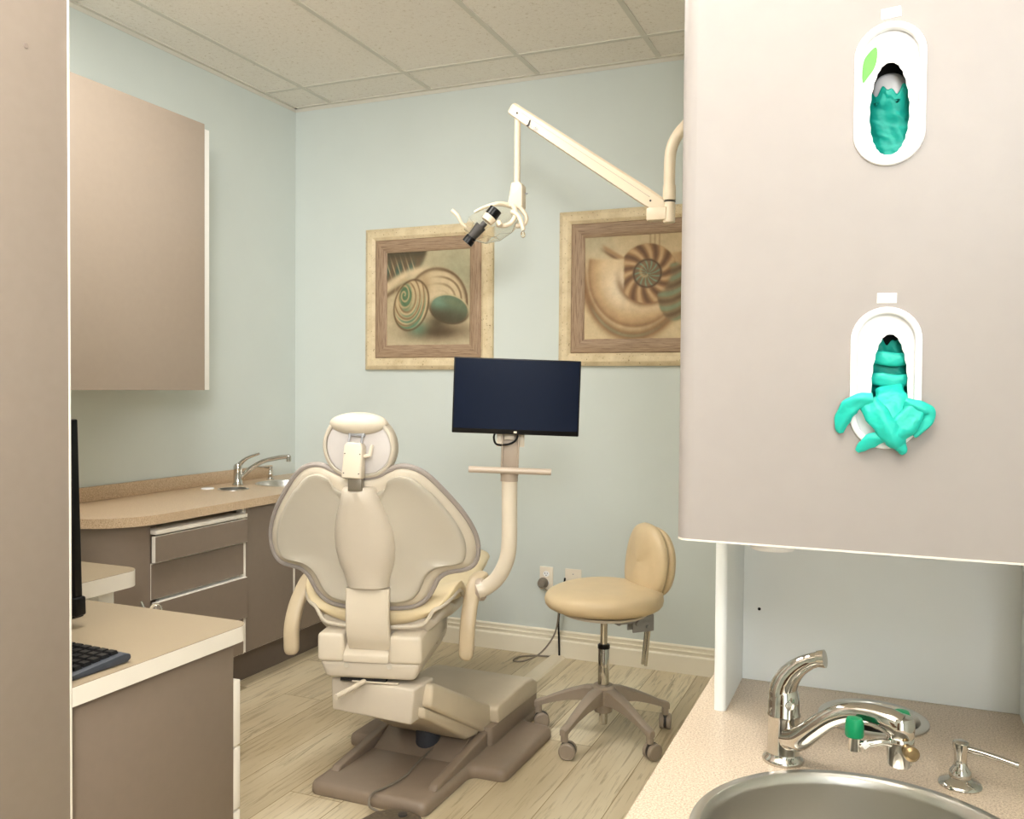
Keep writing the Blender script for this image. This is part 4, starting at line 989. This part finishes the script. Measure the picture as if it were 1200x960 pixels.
# worktop and base cabinet
S1 = (-.0152, 1.1214, .2063); S2 = (-.014, 1.570, .085)
outer = rrect(-.296, .30, .72, 1.712, (.001,.001,.02,.001), 4)
b = new(); plate(b, outer, [circle(S1[0], S1[1], S1[2]-.010, 72), circle(S2[0], S2[1], S2[2]-.008, 48)], ZR-.038, ZR)
tag(obj('sink_worktop', b, top_m, None, 30), 'pale speckled worktop in the right foreground around the large round sink', 'worktop')
bc = thing('sink_base_cabinet', 'base cabinet carrying the right foreground sink worktop', 'cabinet', (0, 1.2, 0))
b = new(); x0,x1,y0,y1 = -.275,.285,.745,1.70
for q in ((x0,x0+.018,y0,y1), (x1-.018,x1,y0,y1), (x0+.018,x1-.018,y0,y0+.018), (x0+.018,x1-.018,y1-.018,y1)): box(b, *q, .0, ZR-.0385)
bmesh.ops.translate(b, verts=b.verts, vec=(0,-1.2,0)); obj('side_panel', b, taupe, bc)
bsn = basin('round_sink', S1, ZR, S1[2], .15, 'large round stainless steel sink cut by the bottom edge of the view', rim=.017, lip=.005, seg=96)
b = new(); lathe(b, [(0,ZR-.1545),(.03,ZR-.1545),(.034,ZR-.1505),(.03,ZR-.1495),(0,ZR-.151)], (0,0,0), 32); obj('drain', b, chrome_s, bsn)
b = new(); r2 = S2[2]
lathe(b, [(r2,ZR),(r2,ZR+.003),(r2-.003,ZR+.005),(r2-.013,ZR+.004),(r2-.017,ZR-.004),(r2-.019,ZR-.14),(r2-.022,ZR-.14),(r2-.022,ZR-.006)], (0,0,0), 64, None, False)
o = obj('waste_chute_ring', b, steel, None, 40); o.location = (S2[0], S2[1], 0); tag(o, 'round steel waste chute ring in the worktop behind the eyewash tap', 'waste ring')

# near faucet with eyewash attachment
nf = thing('eyewash_tap', 'large chrome lever tap with green-capped eyewash beside the near sink', 'tap', (-.132, 1.338, ZR))
def N_(p): return Vector(p)-Vector((-.132,1.338,ZR))
b = new(); lathe(b, [(0,0),(.029,0),(.030,.003),(.028,.007),(.024,.010),(.0228,.014),(.0225,.064),(.0235,.067),(.0235,.070),(.0225,.072),(.0225,.088),(.020,.102),(.013,.114),(0,.118)], (0,0,0), 40); obj('body', b, chrome, nf, 50)
b = new(); tube(b, [(0,0,.080),(-.002,.001,.100),(.004,0,.120),(.018,-.003,.139),(.036,-.006,.152),(.050,-.009,.158)], [.0215,.0210,.0185,.0145,.0115,.0110], 20, 6, flat=(1,.95)); lv = obj('lever', b, chrome, nf, 60)
b = new(); tube(b, [(.046,-.0082,.1572),(.056,-.0100,.1592)], [.0115,.0128], 16); obj('lever_cap', b, chrome_s, lv)
b = new(); lathe(b, [(0,0),(.006,0),(.006,.0015),(0,.002)], (0,0,0), 16, align((.010,-.0215,.088),(.4,-1,.1))); obj('indicator', b, chrome_s, nf)
sp_ = [N_(p) for p in ((-.124,1.326,.838),(-.108,1.310,.846),(-.088,1.296,.868),(-.064,1.284,.892),(-.040,1.276,.905),(-.014,1.268,.909),(.008,1.260,.907),(.020,1.257,.902))]
b = new(); tube(b, sp_, [.0165,.0165,.0150,.0140,.0138,.0148,.0170,.0178], 22, 6); spt = obj('spout', b, chrome, nf, 60)
MH2 = T(N_((.018,1.258,.856)))
b = new(); lathe(b, [(0,0),(.0135,0),(.0150,.003),(.0175,.030),(.0178,.036),(.0168,.038),(.0178,.040),(.0182,.058),(.015,.064),(0,.066)], (0,0,0), 32, T(N_((.022,1.258,.851)))); obj('spray_head', b, chrome, nf, 50)
b = new(); lathe(b, [(0,0),(.0085,0),(.0100,.004),(.0095,.010),(.006,.013),(0,.0135)], (0,0,0), 24, align(N_((.033,1.243,.876)), (.35,-1,.05))); obj('diverter_knob', b, brass_m, nf)
# eyewash arms with green caps
b = new(); tube(b, [N_(p) for p in ((.016,1.250,.880),(.002,1.243,.884),(-.014,1.240,.880),(-.030,1.240,.877))], .0045, 12, 5); tube(b, [N_(p) for p in ((.026,1.270,.880),(.030,1.285,.882),(.032,1.300,.880))], .0045, 12, 5)
tube(b, [N_((-.033,1.240,.869)), N_((-.033,1.240,.892))], .0080, 16); tube(b, [N_((.026,1.302,.870)), N_((.026,1.302,.886))], .0080, 16); ew = obj('eyewash_arm', b, chrome, nf, 50)
for p in ((-.033,1.240,.887), (.024,1.302,.884)):
    b = new(); lathe(b, [(0,0),(.0112,0),(.0120,.002),(.0115,.020),(.0095,.0240),(0,.0255)], (0,0,0), 12, T(N_(p))); obj('eyewash_cap', b, green_cap, ew, 30, label='green rubber cap')
b = new(); tube(b, [N_((-.022,1.238,.876)), N_((-.016,1.238,.882))], .0045, 10); obj('washer', b, white_pl, ew)
# soap pump near
sp2 = thing('soap_pump', 'chrome soap dispenser with long lever spout right of the near tap', 'soap pump', (.100, 1.352, ZR))
b = new(); lathe(b, [(0,0),(.027,0),(.028,.002),(.026,.006),(.017,.009),(.014,.012),(.0145,.016),(.0135,.021),(.0100,.025),(.0085,.030),(.0080,.036)], (0,0,0), 36, None, True); obj('collar', b, chrome, sp2, 50)
b = new(); lathe(b, [(0,.030),(.0078,.030),(.0085,.045),(.0105,.056),(.0100,.060),(.006,.062),(0,.062)], (0,0,0), 28); pumph = obj('pump_head', b, chrome, sp2, 50)
b = new(); tube(b, [(.004,0,.052),(.030,-.006,.050),(.060,-.014,.046),(.068,-.016,.045)], [.0045,.0040,.0038,.0044], 12, 4); obj('nozzle', b, chrome, pumph, 60)

# ------------------------------------------------------------------ glove dispensers
def dispenser(cx, cz, which):
    lab = ['upper white oval glove dispenser with a green leaf print', 'lower white oval glove dispenser with a teal glove hanging out'][which]
    r = thing('glove_dispenser', lab, 'glove dispenser', (cx, YU, cz), 0)
    W_, H_ = .0410, .0875
    b = new()
    def st3(w, h, y): return [(x, y, z) for x, z in stadium(0, 0, w, h)]
    rings(b, [st3(W_,H_,0), st3(W_,H_,-.0025), st3(W_-.0015,H_-.0015,-.0040), st3(.0345,.0810,-.0040), st3(.0330,.0795,-.0028), st3(.0325,.079,.004)], False, False)
    obj('bezel', b, white_pl, r, 50)
    # recessed carton front with a tall oval slot, leaning back at the top
    cxs, czs, rw, rh = ((.000,-.0185,.0225,.0585) if which == 0 else (.0045,-.008,.0205,.062))
    slot = []
    for i in range(48):
        a = 2*PI*i/48; x = rw*math.copysign(abs(math.cos(a))**.85, math.cos(a)); z = rh*math.sin(a)
        x *= (1-.10*math.sin(a)) if math.sin(a) > 0 else (1-.06*abs(math.sin(a)))
        if math.sin(a) < 0: z = rh*.93*math.copysign(abs(math.sin(a))**.8, -1)
        slot.append((cxs+x+(.0007 if i % 2 else -.0004)*(1 if math.cos(a) > 0 else -1), czs+z))
    b = new(); plate(b, stadium(0, 0, .0335, .0800), [slot], .0050, .0060, 'Y'); obj('carton_front', b, white_pl, r, 30)
    b = new(); box(b, -.036,.036,.0062,.060,-.082,-.0805); box(b, -.036,.036,.0062,.060,.0805,.082); box(b, -.0375,-.036,.0062,.060,-.082,.082); box(b, .036,.0375,.0062,.060,-.082,.082); box(b, -.0375,.0375,.060,.0615,-.082,.082); obj('carton', b, black_m if which else char_m, r)
    # label tab above
    b = new(); Mt = T((.000,0,.0985)) @ Matrix.Rotation(math.radians(-4 if which == 0 else 1), 4, 'Y')
    box(b, -.0112,.0112,-.0008,.0,-.0062,.0062,0,2,Mt); lt = obj('label_tab', b, white_pl, r)
    if which == 0:
        b = new(); box(b, -.006,.004,-.0011,-.0008,-.0008,.0006,0,2,Mt); obj('faint_mark', b, pink_m, lt)
        lf = [(-.0235,.012),(-.0205,.023),(-.0155,.033),(-.0090,.0385),(-.0090,.030),(-.0115,.020),(-.0165,.009),(-.0235,-.0035)]
        b = new(); prism(b, [(p_.x, p_.y) for p_ in catmull([(-.0312,.019,0),(-.0312,.042,0),(-.0262,.053,0),(-.0165,.061,0),(-.0150,.048,0),(-.0182,.035,0),(-.0245,.026,0)], 3, True)], .0044, .0049, 'Y'); obj('leaf_print', b, leaf_m, r)
        b = new(); superell(b, (.0,.034,.014), (.020,.008,.022), 2.4, 24, 12); obj('pale_lining', b, glove_pack, r)
    else:
        bt = new()
        for k, chh in enumerate('ACCENSIS'):
            merge(bt, text_mesh(chh, .0105, .0002), T((-.0235,.0047,-.020+.0095*k)) @ Matrix(((0,-1,0),(0,0,-1),(1,0,0))).to_4x4())
        obj('embossed_lettering', bt, faint_m, r, 0)
    # gloves bunched inside: crumpled sheet
    def crumple(name, w, z0, z1, yb0, amp, seed, cx_=0, parent=None):
        rng = random.Random(seed); nx, nz = 34, 60; bm = new(); V = []
        ph = [(rng.uniform(20,160), rng.uniform(30,220), rng.uniform(0,6), rng.uniform(.3,1)) for _ in range(7)]
        for i in range(nz+1):
            row = []
            for j in range(nx+1):
                x = -w+2*w*j/nx; z = z0+(z1-z0)*i/nz
                y = yb0
                for a_, c_, p_, m_ in ph: y += amp*m_*.35*(abs(math.sin(a_*x+c_*z+p_))**.6)*math.cos(c_*.4*z-a_*x*.7+p_)
                if i > nz*.86: z += .004*math.sin(x*260+seed)+.003*math.sin(x*520)
                y += .016*(abs(x)/w)**3
                row.append(bm.verts.new((cx_+x, y, z)))
            V.append(row)
        for i in range(nz):
            for j in range(nx): bm.faces.new((V[i][j], V[i][j+1], V[i+1][j+1], V[i+1][j]))
        bmesh.ops.solidify(bm, geom=list(bm.faces), thickness=.0012)
        o = obj(name, bm, glove_m, parent, 0); 
        for p in o.data.polygons: p.use_smooth = True
        return o
    if which == 0:
        g = crumple('disposable_gloves', .030, -.078, .012, .019, .007, 3, 0, None)
    else:
        g = crumple('disposable_gloves', .030, -.078, .047, .019, .007, 11, .003, None)
        b = new()
        for z, dz in ((.024,.0),(-.003,.0)): tube(b, [(cxs-.024,.019,z+dz+.003),(cxs-.008,.0155,z+.001),(cxs+.008,.0165,z-.001),(cxs+.024,.020,z+.002)], [.006,.0078,.0074,.006], 16, 5, flat=(1.15,.5))
        bmesh.ops.translate(b, verts=b.verts, vec=(0,0,0)); merge_me = b
        f_ = obj('folded_cuff', b, glove_m, g, 60)
    g.location = (cx, YU, cz)
    tag(g, ['teal disposable gloves packed inside the upper dispenser slot', 'teal disposable gloves packed inside the lower dispenser slot'][which], 'gloves')
    return r
dispenser(G[0][0], G[0][1], 0); dispenser(G[1][0], G[1][1], 1)
# the glove hanging out: cuff through the slot, body draped down, limp fingers
hg = thing('hanging_glove', 'single teal glove pulled half out and draped over the lower dispenser rim', 'glove', (G[1][0], YU, G[1][1]))
def limp(pts, ws, ths, seed=0, k=6, seg=20):
    """limp flattened glove finger/body: elliptical sections with creases"""
    rng = random.Random(seed); P_ = catmull(pts, k); n = len(P_); R_ = []
    wi = []; ti = []
    for i in range(len(pts)-1):
        for j in range(k): wi.append(ws[i]+(ws[i+1]-ws[i])*j/k); ti.append(ths[i]+(ths[i+1]-ths[i])*j/k)
    wi.append(ws[-1]); ti.append(ths[-1]); f1, f2 = rng.uniform(3,6), rng.uniform(0,6)
    for i, p in enumerate(P_):
        a = P_[max(i-1,0)]; c = P_[min(i+1,n-1)]; tt = (c-a).normalized(); out_ = Vector((0,-1,0)); out_ = (out_-tt*out_.dot(tt)).normalized(); side = tt.cross(out_)
        ring = []
        for j in range(seg):
            q = 2*PI*j/seg; cr = 1+.16*math.sin(3*q+f2+i*.25)+.10*math.sin(f1*q+i*.4)
            ring.append(p+side*(wi[i]*math.cos(q)*(1+.05*math.sin(i*.9+seed)))+out_*(ti[i]*math.sin(q)*cr))
        R_.append(ring)
    return R_
def gpart(name, *segs, par=None):
    b = new()
    for s in segs: rings(b, limp(*s))
    return obj(name, b, glove_m, par or hg, 70)
gpart('cuff', ([(.004,.016,-.012),(.006,.006,-.022),(.008,-.004,-.034),(.004,-.010,-.050),(.006,-.012,-.064)], [.016,.018,.019,.019,.014], [.005,.006,.006,.007,.006], 1))
gpart('palm', ([(-.020,-.008,-.030),(-.010,-.013,-.044),(.002,-.016,-.060),(.012,-.015,-.074),(.018,-.013,-.082)], [.012,.014,.014,.013,.008], [.004,.007,.008,.007,.004], 2), ([(.034,-.010,-.032),(.030,-.013,-.046),(.020,-.015,-.060),(.008,-.014,-.074)], [.008,.014,.015,.010], [.004,.006,.007,.005], 5))
gpart('finger', ([(-.014,-.010,-.026),(-.028,-.011,-.028),(-.040,-.010,-.036),(-.048,-.008,-.050),(-.051,-.006,-.062),(-.050,-.005,-.069)], [.008,.009,.011,.010,.007,.003], [.004,.005,.005,.004,.003,.002], 3))
gpart('finger', ([(.010,-.011,-.066),(-.004,-.012,-.072),(-.016,-.011,-.078),(-.026,-.009,-.086),(-.031,-.007,-.091)], [.007,.008,.009,.006,.003], [.005,.005,.004,.003,.002], 4))
gpart('finger', ([(.022,-.010,-.030),(.034,-.011,-.034),(.045,-.010,-.038),(.050,-.009,-.044),(.044,-.009,-.056),(.032,-.010,-.070)], [.006,.008,.008,.007,.007,.004], [.004,.005,.005,.004,.004,.002], 7))
gpart('finger', ([(.010,-.012,-.070),(.016,-.012,-.080),(.020,-.010,-.088),(.018,-.008,-.092)], [.009,.009,.006,.003], [.005,.005,.004,.002], 9))

# ------------------------------------------------------------------ light
def area(name, loc, size, power, col, rot=(0,0,0), sy=None, spread=180):
    l = bpy.data.lights.new(name, 'AREA'); l.shape = 'RECTANGLE'; l.size = size; l.size_y = sy or size; l.energy = power; l.color = col; l.spread = math.radians(spread)
    o = bpy.data.objects.new(name, l); COL.objects.link(o); o.location = loc; o.rotation_euler = rot; return o
troffer(-1.934, 1.44+.61-.02, 'white ceiling troffer above the chair')
troffer(-.714, -.39+.0, 'white ceiling troffer behind the camera')
area('troffer_lamp', (-1.934, 2.03, ZC-.03), .5, 34, (1,.985,.96), (0,0,0), 1.1)
area('troffer_lamp', (-.714, -.39, ZC-.03), .5, 4, (1,.985,.96), (0,0,0), 1.1)
# flash head turned up to bounce off the ceiling, and its return from the upper wall behind the camera
area('bounce_flash', (-.45, -.10, 1.70), .35, 76, (1,1,1), (math.radians(180-12),0,math.radians(20)), .35, 118)
area('wall_bounce', (.45, -1.1, 2.35), .9, 38, (1,1,1), (math.radians(92),0,math.radians(44)), .7, 95)
# added fill lamp behind the camera, lifting the sink niche and baseboards
area('rear_fill', (.75, -1.5, 1.15), 1.0, 15, (.94,.97,1), (math.radians(90),0,math.radians(6)), 1.9)
w = bpy.data.worlds.new('world'); bpy.context.scene.world = w; w.use_nodes = True
w.node_tree.nodes['Background'].inputs[0].default_value = (.9,.95,1,1); w.node_tree.nodes['Background'].inputs[1].default_value = .3
sc = bpy.context.scene
sc.view_settings.view_transform = 'Standard'; sc.view_settings.look = 'None'; sc.view_settings.gamma = 1; sc.view_settings.use_curve_mapping = False
sc.view_settings.exposure = 0.06
